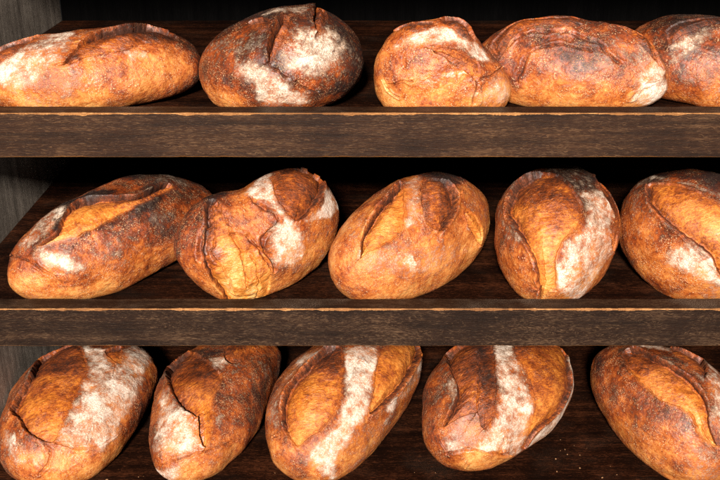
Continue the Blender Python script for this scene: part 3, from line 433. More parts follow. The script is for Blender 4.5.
{"key":"M2","loc":[-.1647,.1556,1.01],"yaw":.6437,"ax":[.1511,.0851,.1088],"face":[-.4661,-.7923,.3938],"right":[.8619,-.507,.0],"up":[.1997,.3394,.9192],"bulge":[.954,.975,.996,1.019,1.044,1.068,1.089,1.101,1.1,1.082,1.047,.999,.944,.896,.866,.865,.894,.94,.983,1.012,1.025,1.032,1.037,1.037,1.028,1.006,.976,.945,.926,.924,.94,.966,.989,1.0,.999,.987,.973,.962,.954,.946,.936,.924,.914,.909,.909,.914,.924,.937],"seed":6,"bake":.43,"cuts":[{"poly":[[-.1004,.0792],[-.0987,.0869],[-.0905,.088],[-.0802,.081],[-.0692,.0657],[-.0594,.0475],[-.0524,.0343],[-.0466,.0252],[-.0414,.0179],[-.0356,.0125],[-.0295,.0101],[-.0229,.0092],[-.0165,.007],[-.0112,.0022],[-.0066,-.0048],[-.0003,-.0122],[.0077,-.0238],[.0159,-.0368],[.0221,-.0503],[.0251,-.0655],[.0265,-.0827],[.0292,-.1276],[.0191,-.1343],[.0047,-.1364],[-.0091,-.1368],[-.0228,-.1306],[-.0395,-.1428],[-.049,-.1071],[-.0603,-.0936],[-.0693,-.0761],[-.0756,-.0585],[-.0787,-.0435],[-.0799,-.0292],[-.0798,-.0156],[-.0791,-.0018],[-.0792,.0124],[-.0813,.027],[-.0867,.044],[-.0946,.0628]],"ear":[-1,0],"depth":.75,"tone":.5,"ragged":3.0},{"poly":[[.0017,.113],[.0056,.1272],[.0131,.1485],[.0252,.1691],[.0385,.1694],[.0513,.1638],[.0626,.1506],[.079,.1511],[.0901,.139],[.1023,.1339],[.0957,.112],[.09,.0968],[.0823,.0813],[.0735,.0649],[.0657,.0503],[.059,.0398],[.0529,.0336],[.0471,.0297],[.0409,.0289],[.0348,.0317],[.0285,.0374],[.0228,.0433],[.0173,.0506],[.0123,.0605],[.0081,.0715],[.0046,.0839],[.0017,.0984]],"ear":[1,-.3],"depth":.9,"tone":.86,"ragged":1}],"patch":[{"kind":"flour","poly":[[-.0469,.1071],[-.0375,.1508],[-.0126,.1731],[-.0051,.1554],[.0017,.113],[.0121,.078],[.0196,.0553],[.0204,.045],[.0162,.0419],[.0064,.0486],[-.0077,.0656],[-.0294,.0856]],"amount":.85,"soft":.004},{"kind":"flour","poly":[[.1137,.1253],[.1317,.1052],[.1496,.0773],[.1261,.0541],[.1019,.0405],[.0779,.03],[.0611,.0247],[.0533,.0257],[.0515,.0313],[.0629,.0418],[.079,.0584],[.0893,.0869]],"amount":.85,"soft":.004},{"kind":"flour","poly":[[.0144,.0189],[.0236,.0248],[.0357,.0256],[.0493,.0183],[.0613,.005],[.0683,-.0157],[.0694,-.0366],[.0594,-.0447],[.0461,-.0462],[.035,-.0479],[.0246,-.0438],[.0152,-.0269],[.0094,-.0069],[.0095,.0083]],"amount":.85,"soft":.006},{"kind":"flour","poly":[[.0517,.0124],[.0798,.0342],[.1299,.0495],[.148,.0251],[.1416,-.0165],[.1162,-.0535],[.0874,-.0772],[.0628,-.0735],[.0478,-.0561],[.0457,-.022]],"amount":.3,"soft":.009},{"kind":"light","poly":[[-.0451,-.0405],[-.02,-.0268],[.0064,-.027],[.0192,-.0514],[.0249,-.0872],[.014,-.1282],[-.0096,-.1316],[-.0296,-.1374],[-.041,-.0977],[-.0487,-.0683]],"amount":.12,"soft":.008},{"kind":"light","poly":[[-.086,.1049],[-.0594,.1142],[-.0154,.0785],[.0037,.05],[.0119,.0309],[.008,.0149],[-.0035,.0046],[-.022,.0047],[-.0419,.0167],[-.0619,.0511]],"amount":.12,"soft":.008},{"kind":"dark","poly":[[-.1662,-.0193],[-.1684,.0124],[-.1648,.0462],[-.1444,.0856],[-.1271,.1149],[-.1014,.0915],[-.0864,.0574],[-.081,.0275],[-.0812,-.001],[-.0854,-.0275],[-.0935,-.0504],[-.108,-.0577],[-.1248,-.0537],[-.1572,-.0442]],"amount":.12,"soft":.008},{"kind":"dark","poly":[[-.1284,.1096],[-.1265,.1127],[-.1242,.1219],[-.1129,.1354],[-.0969,.144],[-.0789,.1174],[-.0769,.1016],[-.0816,.0844],[-.0913,.0766],[-.1053,.0851]],"amount":.4,"soft":.004}],"cracks":[{"line":[[-.0367,.0981],[-.025,.0827],[-.01,.0641],[-.0002,.0503],[.005,.0449],[.0088,.0425],[.0116,.0396],[.0143,.0347],[.0166,.0295],[.0165,.0238],[.0127,.0172],[.0066,.0106],[.0026,.0045],[.0015,-.0011],[.0019,-.0066],[.0043,-.0132],[.0095,-.0209],[.0165,-.0293],[.022,-.0373],[.0253,-.0463],[.0273,-.0552],[.0288,-.0613]],"width":.0045,"depth":.008},{"line":[[-.0821,.0306],[-.0827,.0222],[-.0842,.0103],[-.0854,-.0011],[-.0854,-.0121],[-.0844,-.0229],[-.0842,-.0317]],"width":.007,"depth":.007},{"line":[[-.0411,.0126],[-.0349,.012],[-.0261,.0112],[-.0185,.0085],[-.012,.0011],[-.0064,-.0091],[-.0018,-.0156]],"width":.0025,"depth":.003},{"line":[[-.0774,.0753],[-.0687,.0622],[-.0589,.0468],[-.0512,.0342],[-.0456,.0245],[-.0405,.0154],[-.0357,.0062],[-.0314,-.0033],[-.0277,-.0142],[-.0226,-.0276],[-.0162,-.044],[-.0113,-.0651],[-.0078,-.0825]],"width":.004,"depth":.005},{"line":[[-.0192,.0065],[-.0143,.001],[-.0078,-.0078],[.0005,-.0166],[.0085,-.0286],[.0161,-.042],[.0223,-.0524]],"width":.003,"depth":.004},{"line":[[-.0643,-.0254],[-.0595,-.0337],[-.0517,-.046],[-.0437,-.0586],[-.037,-.0726],[-.0322,-.0893],[-.0292,-.1016]],"width":.004,"depth":.0045},{"line":[[-.0851,.0659],[-.0771,.0516],[-.0682,.0336],[-.0625,.0178],[-.0613,.0034],[-.0637,-.011],[-.0663,-.0223]],"width":.0035,"depth":.004},{"line":[[-.0106,-.0256],[-.0064,-.0319],[-.001,-.0422],[.0034,-.0551],[.0058,-.0697],[.0074,-.0877],[.0118,-.1367]],"width":.003,"depth":.003}]},
{"key":"M3","loc":[.0898,.1763,1.01],"yaw":.7564,"ax":[.1715,.0902,.1023],"face":[-.6703,-.6294,.3932],"right":[.6846,-.729,.0],"up":[.2866,.2691,.9195],"bulge":[.992,.999,1.004,1.009,1.014,1.02,1.026,1.031,1.036,1.041,1.043,1.04,1.029,1.014,1.0,.987,.978,.969,.96,.952,.945,.942,.946,.957,.972,.991,1.011,1.031,1.048,1.061,1.069,1.072,1.071,1.069,1.066,1.062,1.056,1.048,1.039,1.029,1.018,1.007,.996,.986,.979,.977,.979,.985],"seed":7,"bake":.36,"cuts":[{"poly":[[-.0658,-.0386],[-.07,-.0295],[-.0756,-.0143],[-.0804,.0012],[-.0828,.0149],[-.0827,.0289],[-.081,.0426],[-.0771,.057],[-.0728,.0741],[-.0693,.0895],[-.066,.103],[-.0619,.1119],[-.0557,.1127],[-.0489,.101],[-.0422,.0839],[-.0362,.0682],[-.0306,.0528],[-.0258,.0387],[-.0227,.0268],[-.0215,.017],[-.0221,.0089],[-.0234,.0008],[-.0269,-.0064],[-.0329,-.0133],[-.0391,-.0185],[-.0451,-.0214],[-.0514,-.023],[-.0571,-.0253],[-.0604,-.0311],[-.0627,-.0379]],"ear":[-1,.3],"depth":1.15,"tone":.36,"ragged":1},{"poly":[[-.0199,.1096],[-.0129,.1194],[-.0015,.1235],[.0113,.1243],[.0213,.119],[.0315,.1099],[.0393,.0987],[.0447,.0866],[.0485,.074],[.0498,.0611],[.0487,.0474],[.0466,.0346],[.044,.0243],[.0426,.0178],[.0406,.0137],[.0363,.0123],[.0287,.0142],[.0192,.0185],[.0104,.0249],[.0038,.0344],[-.0021,.0462],[-.0073,.0599],[-.0129,.0756],[-.0184,.0935]],"ear":[1,-.3],"depth":1.15,"tone":.58,"ragged":1},{"poly":[[.0628,.0531],[.0683,.0544],[.0774,.0524],[.0863,.0479],[.0967,.0398],[.1105,.0289],[.1221,.0176],[.1294,.0052],[.1354,-.0085],[.1341,-.0156],[.124,-.0122],[.1117,-.0031],[.1003,.0059],[.0895,.014],[.0792,.0218],[.0717,.0297],[.0664,.0383],[.0627,.0472]],"ear":[-.7,-.7],"depth":.6,"tone":.4,"ragged":1}],"patch":[{"kind":"flour","poly":[[-.0537,.1141],[-.0439,.1372],[-.0247,.1283],[-.0156,.0973],[-.0096,.0683],[.0013,.0434],[.0083,.0246],[.0001,.0139],[-.0124,.0115],[-.0184,.0169],[-.0247,.0324],[-.0388,.0686]],"amount":.55,"soft":.007},{"kind":"flour","poly":[[-.0766,-.0268],[-.0499,-.014],[-.0143,-.0062],[.0173,.0003],[.0477,.0018],[.0813,-.0072],[.1021,-.0272],[.0812,-.0566],[.0446,-.0781],[-.0027,-.0733],[-.0427,-.0656],[-.0683,-.0481]],"amount":.52,"soft":.014},{"kind":"flour","poly":[[.053,.1285],[.0811,.1238],[.1197,.1029],[.1413,.0637],[.1508,.0306],[.1266,.026],[.1016,.0331],[.0775,.044],[.0594,.0615],[.0494,.0932]],"amount":.35,"soft":.008},{"kind":"flour","poly":[[-.1437,.0221],[-.1332,.0349],[-.1098,.0457],[-.0902,.0704],[-.0794,.0901],[-.0819,.0711],[-.0897,.0436],[-.082,.0095],[-.0796,-.0126],[-.1049,-.0025]],"amount":.42,"soft":.006},{"kind":"dark","poly":[[-.0496,.1571],[-.0413,.159],[-.024,.1835],[.0182,.1795],[.058,.1684],[.0613,.1408],[.0482,.1177],[.0245,.1134],[-.0025,.1154],[-.0256,.1236]],"amount":.4,"soft":.005},{"kind":"light","poly":[[-.1355,-.0434],[-.0983,-.0439],[-.0591,-.0535],[-.0062,-.0586],[.0446,-.0781],[.0721,-.1269],[.05,-.1353],[-.0033,-.1533],[-.0708,-.1423],[-.1093,-.1318],[-.1314,-.1077],[-.1504,-.0741]],"amount":.08,"soft":.01}],"cracks":[{"line":[[-.0642,-.0385],[-.0681,-.0279],[-.0748,-.0126],[-.08,.0025],[-.0826,.016],[-.0832,.0295],[-.081,.0426],[-.0765,.0579],[-.0721,.0766],[-.0684,.0928],[-.0638,.1019],[-.0592,.1071],[-.0567,.1105]],"width":.0025,"depth":.003},{"line":[[.0514,.0903],[.0493,.0726],[.0471,.0506],[.0451,.035],[.042,.025],[.0384,.0181],[.0359,.0138]],"width":.0035,"depth":.004},{"line":[[.0641,.0401],[.0745,.0325],[.091,.0218],[.1084,.0113],[.1178,.0027],[.1234,-.0055],[.1282,-.0119]],"width":.0025,"depth":.003},{"line":[[.0513,.1526],[.0543,.1409],[.0592,.1273],[.0615,.1155],[.0588,.1036],[.0544,.0932],[.0511,.0865]],"width":.002,"depth":.002}]},
{"key":"M4","loc":[.3333,.1934,1.01],"yaw":1.245,"ax":[.1558,.106,.106],"face":[-.9194,-.0991,.3807],"right":[.1072,-.9942,.0],"up":[.3785,.0408,.9247],"bulge":[.995,.999,.999,.997,.995,.995,.998,1.004,1.011,1.018,1.023,1.02,1.012,1.004,1.002,1.009,1.02,1.03,1.035,1.033,1.026,1.015,1.001,.985,.968,.955,.949,.951,.963,.982,1.006,1.034,1.063,1.092,1.117,1.136,1.146,1.143,1.124,1.089,1.048,1.012,.987,.976,.973,.976,.982,.989],"seed":8,"bake":.52,"cuts":[{"poly":[[-.0167,-.0992],[-.0203,-.0833],[-.0252,-.0653],[-.0313,-.0501],[-.0403,-.0391],[-.0525,-.0284],[-.0652,-.0168],[-.0788,-.0035],[-.0923,.01],[-.1018,.0214],[-.1071,.0313],[-.11,.0406],[-.1105,.0502],[-.1086,.0631],[-.1046,.077],[-.1007,.0912],[-.0935,.104],[-.084,.1158],[-.0711,.124],[-.0521,.1279],[-.0285,.1253],[-.0089,.1176],[.0064,.1021],[.0177,.0823],[.0271,.0692],[.0347,.0598],[.0404,.0501],[.0438,.0403],[.0446,.0305],[.0429,.0207],[.0391,.0118],[.0322,.004],[.0226,-.0024],[.015,-.0106],[.0091,-.0189],[.0058,-.0281],[.0045,-.0391],[.006,-.052],[.009,-.0665],[.0102,-.0793],[.0069,-.0879],[.0013,-.0945],[-.0043,-.1343],[-.009,-.1493],[-.0142,-.1458]],"ear":[-1,.2],"depth":1.0,"tone":.42,"ragged":1},{"poly":[[.0825,.1661],[.0937,.1569],[.111,.1307],[.1312,.1085],[.1515,.096],[.1627,.077],[.1728,.0602],[.1767,.0421],[.1559,.0208],[.1461,.0046],[.1494,-.0128],[.1497,-.0303],[.1441,-.0377],[.131,-.0303],[.1163,-.0157],[.1077,-.0023],[.1077,.0097],[.1134,.0234],[.1172,.0367],[.113,.0469],[.1038,.0556],[.0944,.0667],[.0823,.0873],[.0743,.1221]],"ear":[-1,0],"depth":.9,"tone":.66,"ragged":1}],"patch":[{"kind":"flour","poly":[[.001,.1053],[.0098,.0921],[.0301,.0773],[.0572,.0863],[.0897,.096],[.1049,.0767],[.1123,.053],[.1142,.0417],[.1111,.031],[.1043,.0172],[.1032,.0023],[.1199,-.0148],[.1399,-.038],[.1272,-.0639],[.1065,-.0863],[.0911,-.1077],[.08,-.1405],[.0453,-.1407],[.014,-.0889],[.0077,-.0675],[.0077,-.0452],[.0105,-.0285],[.0196,-.0139],[.0356,.0033],[.0503,.0196],[.0552,.0334],[.0492,.0487],[.0231,.0739]],"amount":.78,"soft":.005},{"kind":"flour","poly":[[-.1634,.0623],[-.1484,.0941],[-.1278,.1229],[-.0982,.1437],[-.0793,.1551],[-.0823,.1194],[-.102,.0956],[-.1104,.0711],[-.1165,.0511],[-.1149,.0367],[-.1058,.0216],[-.0855,-.0013],[-.066,-.0222],[-.069,-.0333],[-.0836,-.0362],[-.1038,-.0226],[-.1248,.0006],[-.1494,.0289]],"amount":.45,"soft":.005},{"kind":"dark","poly":[[-.0533,.1307],[-.043,.1499],[-.02,.1731],[-.004,.1799],[.0122,.1818],[.0432,.1775],[.0696,.1537],[.0723,.117],[.0668,.0931],[.0503,.082],[.03,.0791],[.014,.0937],[-.0046,.1172],[-.0326,.1253]],"amount":.34,"soft":.007},{"kind":"flour","poly":[[-.0533,.1307],[-.043,.1499],[-.02,.1731],[-.004,.1799],[.0122,.1818],[.0432,.1775],[.0696,.1537],[.0723,.117],[.0668,.0931],[.0503,.082],[.03,.0791],[.014,.0937],[-.0046,.1172],[-.0326,.1253]],"amount":.45,"soft":.005},{"kind":"dark","poly":[[-.0988,.088],[-.0596,.1047],[-.0128,.1143],[.0142,.0909],[.0303,.069],[.0408,.0497],[.0413,.0329],[.0281,.0207],[.0069,.0154],[-.0225,.0234],[-.0547,.0397],[-.0841,.0622]],"amount":.16,"soft":.014},{"kind":"light","poly":[[-.1054,-.0574],[-.0827,-.0361],[-.0543,-.0315],[-.0358,-.0445],[-.0229,-.0646],[-.0136,-.087],[-.0132,-.1481],[-.0312,-.1438],[-.0596,-.1426],[-.0869,-.0986]],"amount":.12,"soft":.008}],"cracks":[{"line":[[-.0164,-.0976],[-.0196,-.0817],[-.0247,-.0636],[-.0316,-.0484],[-.0408,-.0373],[-.0526,-.027],[-.0657,-.0154],[-.0796,-.0014],[-.0936,.0119],[-.104,.0239],[-.1098,.0338],[-.1121,.0427],[-.1115,.0525],[-.1075,.0659],[-.1032,.0824],[-.1006,.0965]],"width":.0025,"depth":.003},{"line":[[-.0433,-.1471],[-.0346,-.134],[-.0216,-.097],[-.013,-.092],[-.0036,-.0902],[.0061,-.0904],[.0131,-.0916]],"width":.003,"depth":.003}]},
{"key":"M5","loc":[.564,.1642,1.01],"yaw":-.7308,"ax":[.1385,.1096,.111],"face":[.3316,-.8675,.3708],"right":[.9341,.3571,.0],"up":[-.1324,.3464,.9287],"bulge":[1.0,1.0,1.0,1.0,1.0,1.0,1.001,1.003,1.004,1.004,1.0,.994,.989,.988,.992,1.0,1.012,1.026,1.037,1.04,1.031,1.013,.992,.976,.97,.971,.976,.978,.977,.976,.981,.996,1.022,1.054,1.081,1.091,1.08,1.054,1.027,1.01,1.002,1.0,1.0,1.0,1.0,1.0,1.0,1.0],"seed":9,"bake":.52,"cuts":[{"poly":[[-.0754,.0524],[-.0818,.0654],[-.0862,.0797],[-.0863,.0911],[-.0812,.0962],[-.0713,.0977],[-.0595,.0964],[-.0477,.0966],[-.0343,.0954],[-.021,.0933],[-.008,.0885],[.0044,.0811],[.0159,.0724],[.0259,.064],[.0352,.0559],[.0442,.0455],[.0542,.0332],[.0643,.0188],[.0705,.0009],[.0714,-.0222],[.0708,-.0489],[.0672,-.0699],[.0591,-.0777],[.0475,-.0769],[.0371,-.0705],[.03,-.0586],[.0248,-.0431],[.0179,-.0296],[.0076,-.0196],[-.0041,-.01],[-.0162,-.0027],[-.0274,.0058],[-.038,.0137],[-.0475,.0218],[-.0571,.0312],[-.067,.0412]],"ear":[-.6,-.8],"depth":.85,"tone":.42,"ragged":1}],"patch":[{"kind":"flour","poly":[[-.1006,.1352],[-.0651,.12],[-.0295,.1131],[.0053,.0994],[.0333,.0823],[.0457,.0708],[.0443,.0649],[.0256,.0759],[-.0023,.0919],[-.0326,.0959],[-.061,.1015],[-.086,.1181]],"amount":.6,"soft":.005},{"kind":"flour","poly":[[-.0468,-.0591],[-.0419,-.0411],[-.0302,-.0233],[-.014,-.014],[.0033,-.0132],[.0195,-.0276],[.0334,-.0481],[.0425,-.0669],[.0432,-.0808],[.0275,-.0785],[.0067,-.0683],[-.0103,-.0609],[-.0266,-.0606],[-.0404,-.0627]],"amount":.85,"soft":.006},{"kind":"flour","poly":[[-.1616,.0903],[-.1442,.1176],[-.1037,.1069],[-.0891,.079],[-.0779,.0509],[-.0565,.0292],[-.0432,.0101],[-.0468,-.0129],[-.0605,-.0295],[-.0844,-.0262],[-.1111,-.0068],[-.1303,.0327]],"amount":.34,"soft":.01},{"kind":"flour","poly":[[.0054,-.0499],[.0262,-.0467],[.0519,-.0541],[.0693,-.0795],[.0877,-.1329],[.0582,-.1453],[.0253,-.1491],[.0072,-.0764]],"amount":.5,"soft":.008},{"kind":"dark","poly":[[-.1457,.121],[-.1304,.1334],[-.0903,.1538],[-.0216,.1494],[.0334,.1657],[.0535,.1644],[.0355,.1189],[.0007,.1167],[-.0436,.1164],[-.0861,.1059]],"amount":.3,"soft":.006}],"cracks":[{"line":[[-.0754,.0541],[-.0671,.0442],[-.0571,.0314],[-.0477,.0204],[-.0379,.0127],[-.0272,.0052],[-.0162,-.0027],[-.0041,-.0099],[.0073,-.0192],[.0179,-.0296],[.0257,-.0434],[.0326,-.0598],[.0373,-.0721]],"width":.0025,"depth":.003}]},
{"key":"B1","loc":[-.5301,.2382,.653],"yaw":1.403,"ax":[.1956,.1342,.0854],"face":[-.7474,-.4072,.525],"right":[.4784,-.8781,.0],"up":[.461,.2512,.8511],"bulge":[.963,.999,1.028,1.043,1.04,1.026,1.013,1.004,1.001,1.0,1.0,1.0,1.0,1.0,1.0,1.002,1.007,1.017,1.028,1.032,1.021,1.002,.984,.977,.979,.987,1.002,1.026,1.059,1.095,1.125,1.145,1.154,1.157,1.159,1.158,1.151,1.133,1.104,1.066,1.028,.992,.962,.939,.922,.913,.917,.934],"seed":10,"bake":.48,"cuts":[{"poly":[[-.1184,.1712],[-.1046,.1763],[-.0893,.1799],[-.0738,.1795],[-.0589,.1827],[-.0453,.1854],[-.0298,.1647],[-.0176,.1362],[-.0104,.1152],[-.0052,.0979],[-.0013,.086],[.0006,.0778],[.0007,.068],[-.002,.0561],[-.0063,.044],[-.0101,.0312],[-.0125,.017],[-.0154,.0029],[-.0165,-.0097],[-.0189,-.0207],[-.0218,-.0315],[-.0245,-.0407],[-.0255,-.0484],[-.0261,-.054],[-.0286,-.0573],[-.0333,-.0582],[-.0401,-.0566],[-.0484,-.0536],[-.0588,-.05],[-.0715,-.0443],[-.0825,-.0375],[-.0916,-.0293],[-.098,-.0201],[-.1044,-.0119],[-.1131,-.006],[-.1223,-.0008],[-.1294,.0058],[-.1312,.0131],[-.1294,.0209],[-.1259,.031],[-.1211,.0435],[-.1128,.0558],[-.1064,.0679],[-.1053,.0819],[-.1107,.1022],[-.1241,.1338],[-.1335,.1576],[-.1276,.1654]],"ear":[-1,0],"depth":.9,"tone":.42,"ragged":1},{"poly":[[.0303,.1117],[.0393,.1165],[.0533,.1208],[.0628,.1184],[.0627,.1024],[.0583,.0841],[.054,.0744],[.0495,.0762],[.0435,.084],[.0382,.0926],[.0334,.0989],[.0298,.1063]],"ear":[0,1],"depth":.6,"tone":.7,"ragged":1}],"patch":[{"kind":"flour","poly":[[-.0216,.1307],[.0035,.1303],[.0314,.1159],[.0395,.0955],[.0424,.0792],[.0472,.0696],[.0533,.069],[.0629,.0953],[.0894,.1411],[.1384,.1457],[.1615,.1179],[.1446,.0749],[.1198,.0367],[.1156,.0154],[.1114,-.0072],[.1048,-.0398],[.0906,-.069],[.0804,-.0904],[.0662,-.0994],[.0399,-.0844],[.0165,-.0685],[-.0063,-.062],[-.0231,-.0541],[-.0223,-.0374],[-.0153,-.0147],[-.007,.0203],[.0001,.0583],[-.0118,.0984]],"amount":.8,"soft":.009},{"kind":"flour","poly":[[.0748,.12],[.126,.1509],[.1543,.1267],[.1625,.1067],[.1652,.0883],[.1273,.0711],[.1016,.0713],[.081,.0919]],"amount":.6,"soft":.006},{"kind":"flour","poly":[[-.0231,-.0565],[-.0203,-.0359],[-.0107,-.0188],[.0013,-.023],[.0115,-.037],[.0129,-.0525],[.0075,-.0646],[-.0085,-.0644]],"amount":.6,"soft":.006},{"kind":"flour","poly":[[-.1493,-.0276],[-.1312,-.0239],[-.1068,-.0346],[-.0823,-.0533],[-.0657,-.0723],[-.0628,-.089],[-.0687,-.1013],[-.0873,-.1043],[-.1112,-.0955],[-.1351,-.0615]],"amount":.6,"soft":.008},{"kind":"light","poly":[[-.0725,-.0672],[-.0563,-.0602],[-.0286,-.0631],[.012,-.0738],[.0548,-.1036],[.0707,-.1412],[.0538,-.1651],[-.0016,-.1607],[-.0545,-.1513],[-.071,-.104]],"amount":.14,"soft":.008},{"kind":"dark","poly":[[.1056,-.0611],[.1352,-.0176],[.1985,.0269],[.1926,.0341],[.2004,.023],[.2028,-.0062],[.1987,-.0504],[.1558,-.1103],[.1272,-.1473],[.1011,-.102]],"amount":.22,"soft":.006},{"kind":"dark","poly":[[-.1081,.1105],[-.1276,.1654],[-.0995,.1763],[-.0678,.1815],[-.0354,.177],[-.0122,.1196],[-.0051,.0885],[-.0091,.0752],[-.022,.0698],[-.0478,.0721],[-.0748,.0776],[-.0925,.088]],"amount":.2,"soft":.01}],"cracks":[{"line":[[-.0484,-.0536],[-.042,-.0593],[-.0341,-.068],[-.0302,-.078],[-.0329,-.0913],[-.0402,-.1071],[-.0464,-.121]],"width":.0035,"depth":.004},{"line":[[-.0259,-.0584],[-.0134,-.064],[.0047,-.0729],[.0224,-.0806],[.0394,-.0822],[.0601,-.0828],[.0772,-.0831]],"width":.0025,"depth":.0025},{"line":[[.0218,-.0414],[.0208,-.0495],[.0197,-.0609],[.019,-.0694]],"width":.0025,"depth":.003},{"line":[[-.1029,-.0095],[-.0972,-.0176],[-.0884,-.0297],[-.0794,-.0393],[-.068,-.0455],[-.056,-.0506],[-.0484,-.0536]],"width":.003,"depth":.003},{"line":[[.0504,.0697],[.049,.0612],[.0467,.0502],[.0456,.0429]],"width":.002,"depth":.002}]},
{"key":"B2","loc":[-.2752,.2611,.653],"yaw":1.3559,"ax":[.2192,.1076,.0843],"face":[-.7817,-.3204,.5351],"right":[.3792,-.9253,.0],"up":[.4951,.2029,.8448],"bulge":[.909,.941,.989,1.038,1.069,1.072,1.053,1.028,1.01,1.002,1.0,1.0,1.0,1.0,1.0,1.0,1.002,1.01,1.026,1.051,1.073,1.08,1.067,1.037,1.001,.97,.952,.95,.967,1.0,1.039,1.072,1.092,1.096,1.09,1.08,1.068,1.054,1.041,1.03,1.02,1.01,.995,.974,.949,.924,.905,.898],"seed":11,"bake":.5,"cuts":[{"poly":[[-.1525,.1171],[-.1606,.1102],[-.1708,.1008],[-.1781,.089],[-.1429,.0606],[-.1206,.041],[-.1037,.0246],[-.0928,.0121],[-.0838,.0006],[-.0718,-.0107],[-.0573,-.0187],[-.0406,-.0254],[-.0267,-.0315],[-.0191,-.0398],[-.0143,-.0498],[-.0095,-.0593],[-.0041,-.0679],[.0022,-.0758],[.0066,-.0795],[.0087,-.0766],[.0095,-.0693],[.0098,-.0617],[.01,-.0543],[.0095,-.0466],[.0082,-.0385],[.0047,-.0308],[.0003,-.0231],[-.0026,-.0152],[-.0032,-.0072],[-.0024,.0009],[-.0022,.0108],[-.0024,.0206],[-.0025,.0303],[-.0066,.0404],[-.0165,.0499],[-.0301,.0595],[-.045,.0693],[-.0571,.0791],[-.0698,.0894],[-.0895,.1035],[-.1317,.1339],[-.1422,.1259]],"ear":[-1,0],"depth":.9,"tone":.42,"ragged":1},{"poly":[[-.0127,.0752],[-.0142,.0857],[-.0134,.0988],[-.0064,.107],[.0131,.1068],[.0379,.1052],[.0551,.0992],[.0581,.0897],[.0543,.0799],[.0482,.0714],[.04,.0634],[.03,.0559],[.0209,.0528],[.014,.0528],[.0075,.0551],[.0016,.0581],[-.0043,.0625],[-.0098,.0681]],"ear":[0,-1],"depth":.6,"tone":.6,"ragged":1}],"patch":[{"kind":"flour","poly":[[-.1396,.0125],[-.1218,.0187],[-.1,.0137],[-.0767,-.0044],[-.0486,-.0273],[-.0305,-.0344],[-.0191,-.0414],[-.0093,-.0624],[-.0071,-.084],[-.0218,-.0896],[-.045,-.091],[-.0733,-.0952],[-.1065,-.0948],[-.1236,-.0699],[-.1278,-.0372],[-.1389,-.0085]],"amount":.85,"soft":.008},{"kind":"flour","poly":[[-.0953,-.1541],[-.057,-.1176],[-.0329,-.1125],[-.0223,-.1249],[-.0222,-.145],[-.0465,-.1781],[-.0669,-.1698],[-.0825,-.1604]],"amount":.8,"soft":.006},{"kind":"flour","poly":[[-.0459,.0728],[-.0298,.0741],[-.0083,.0697],[-.0012,.0579],[-.0005,.0465],[-.0016,.0411],[-.0079,.0427],[-.029,.0565]],"amount":.6,"soft":.004},{"kind":"flour","poly":[[.0019,.0569],[.0251,.0634],[.0524,.0637],[.0745,.0484],[.0928,.0271],[.0854,-.0019],[.055,-.0246],[.0317,-.0309],[.014,-.0266],[.0072,-.0044],[.0037,.0249],[-.0009,.0438]],"amount":.28,"soft":.01},{"kind":"flour","poly":[[.0043,-.0204],[.0228,-.0159],[.055,-.0246],[.0855,-.0475],[.1075,-.078],[.0769,-.0894],[.0396,-.0833],[.015,-.0504]],"amount":.26,"soft":.01},{"kind":"light","poly":[[-.0227,-.1055],[.0021,-.0946],[.0314,-.0914],[.0545,-.0874],[.0748,-.0899],[.0934,-.1146],[.1024,-.1519],[.0801,-.1665],[.0513,-.1779],[.0096,-.1893],[-.0276,-.1584],[-.0327,-.1298]],"amount":.28,"soft":.007},{"kind":"dark","poly":[[-.1657,.1057],[-.1436,.1251],[-.0797,.0997],[-.0397,.0704],[-.0181,.0479],[-.0186,.0313],[-.031,.0222],[-.0562,.0256],[-.0912,.0392],[-.1734,.0944]],"amount":.25,"soft":.01},{"kind":"dark","poly":[[.0535,.0569],[.0831,.0741],[.1381,.084],[.1818,.073],[.1877,.0369],[.1958,.0001],[.1523,-.0266],[.1225,-.0412],[.0999,-.0364],[.0711,.0124]],"amount":.2,"soft":.01}],"cracks":[{"line":[[-.086,-.13],[-.0632,-.1122],[-.0392,-.098],[-.021,-.0896],[-.0106,-.0863],[-.0021,-.085],[.0091,-.0843],[.0271,-.0822],[.0511,-.0825],[.0723,-.0846]],"width":.003,"depth":.0035},{"line":[[-.1552,.1152],[-.1622,.1104],[-.172,.0995],[-.1781,.089],[-.1441,.0614],[-.1207,.0411],[-.1037,.0246],[-.0928,.0121],[-.0837,.0006],[-.0718,-.0107],[-.0565,-.0201],[-.0391,-.0279],[-.0281,-.0317]],"width":.0025,"depth":.003}]},
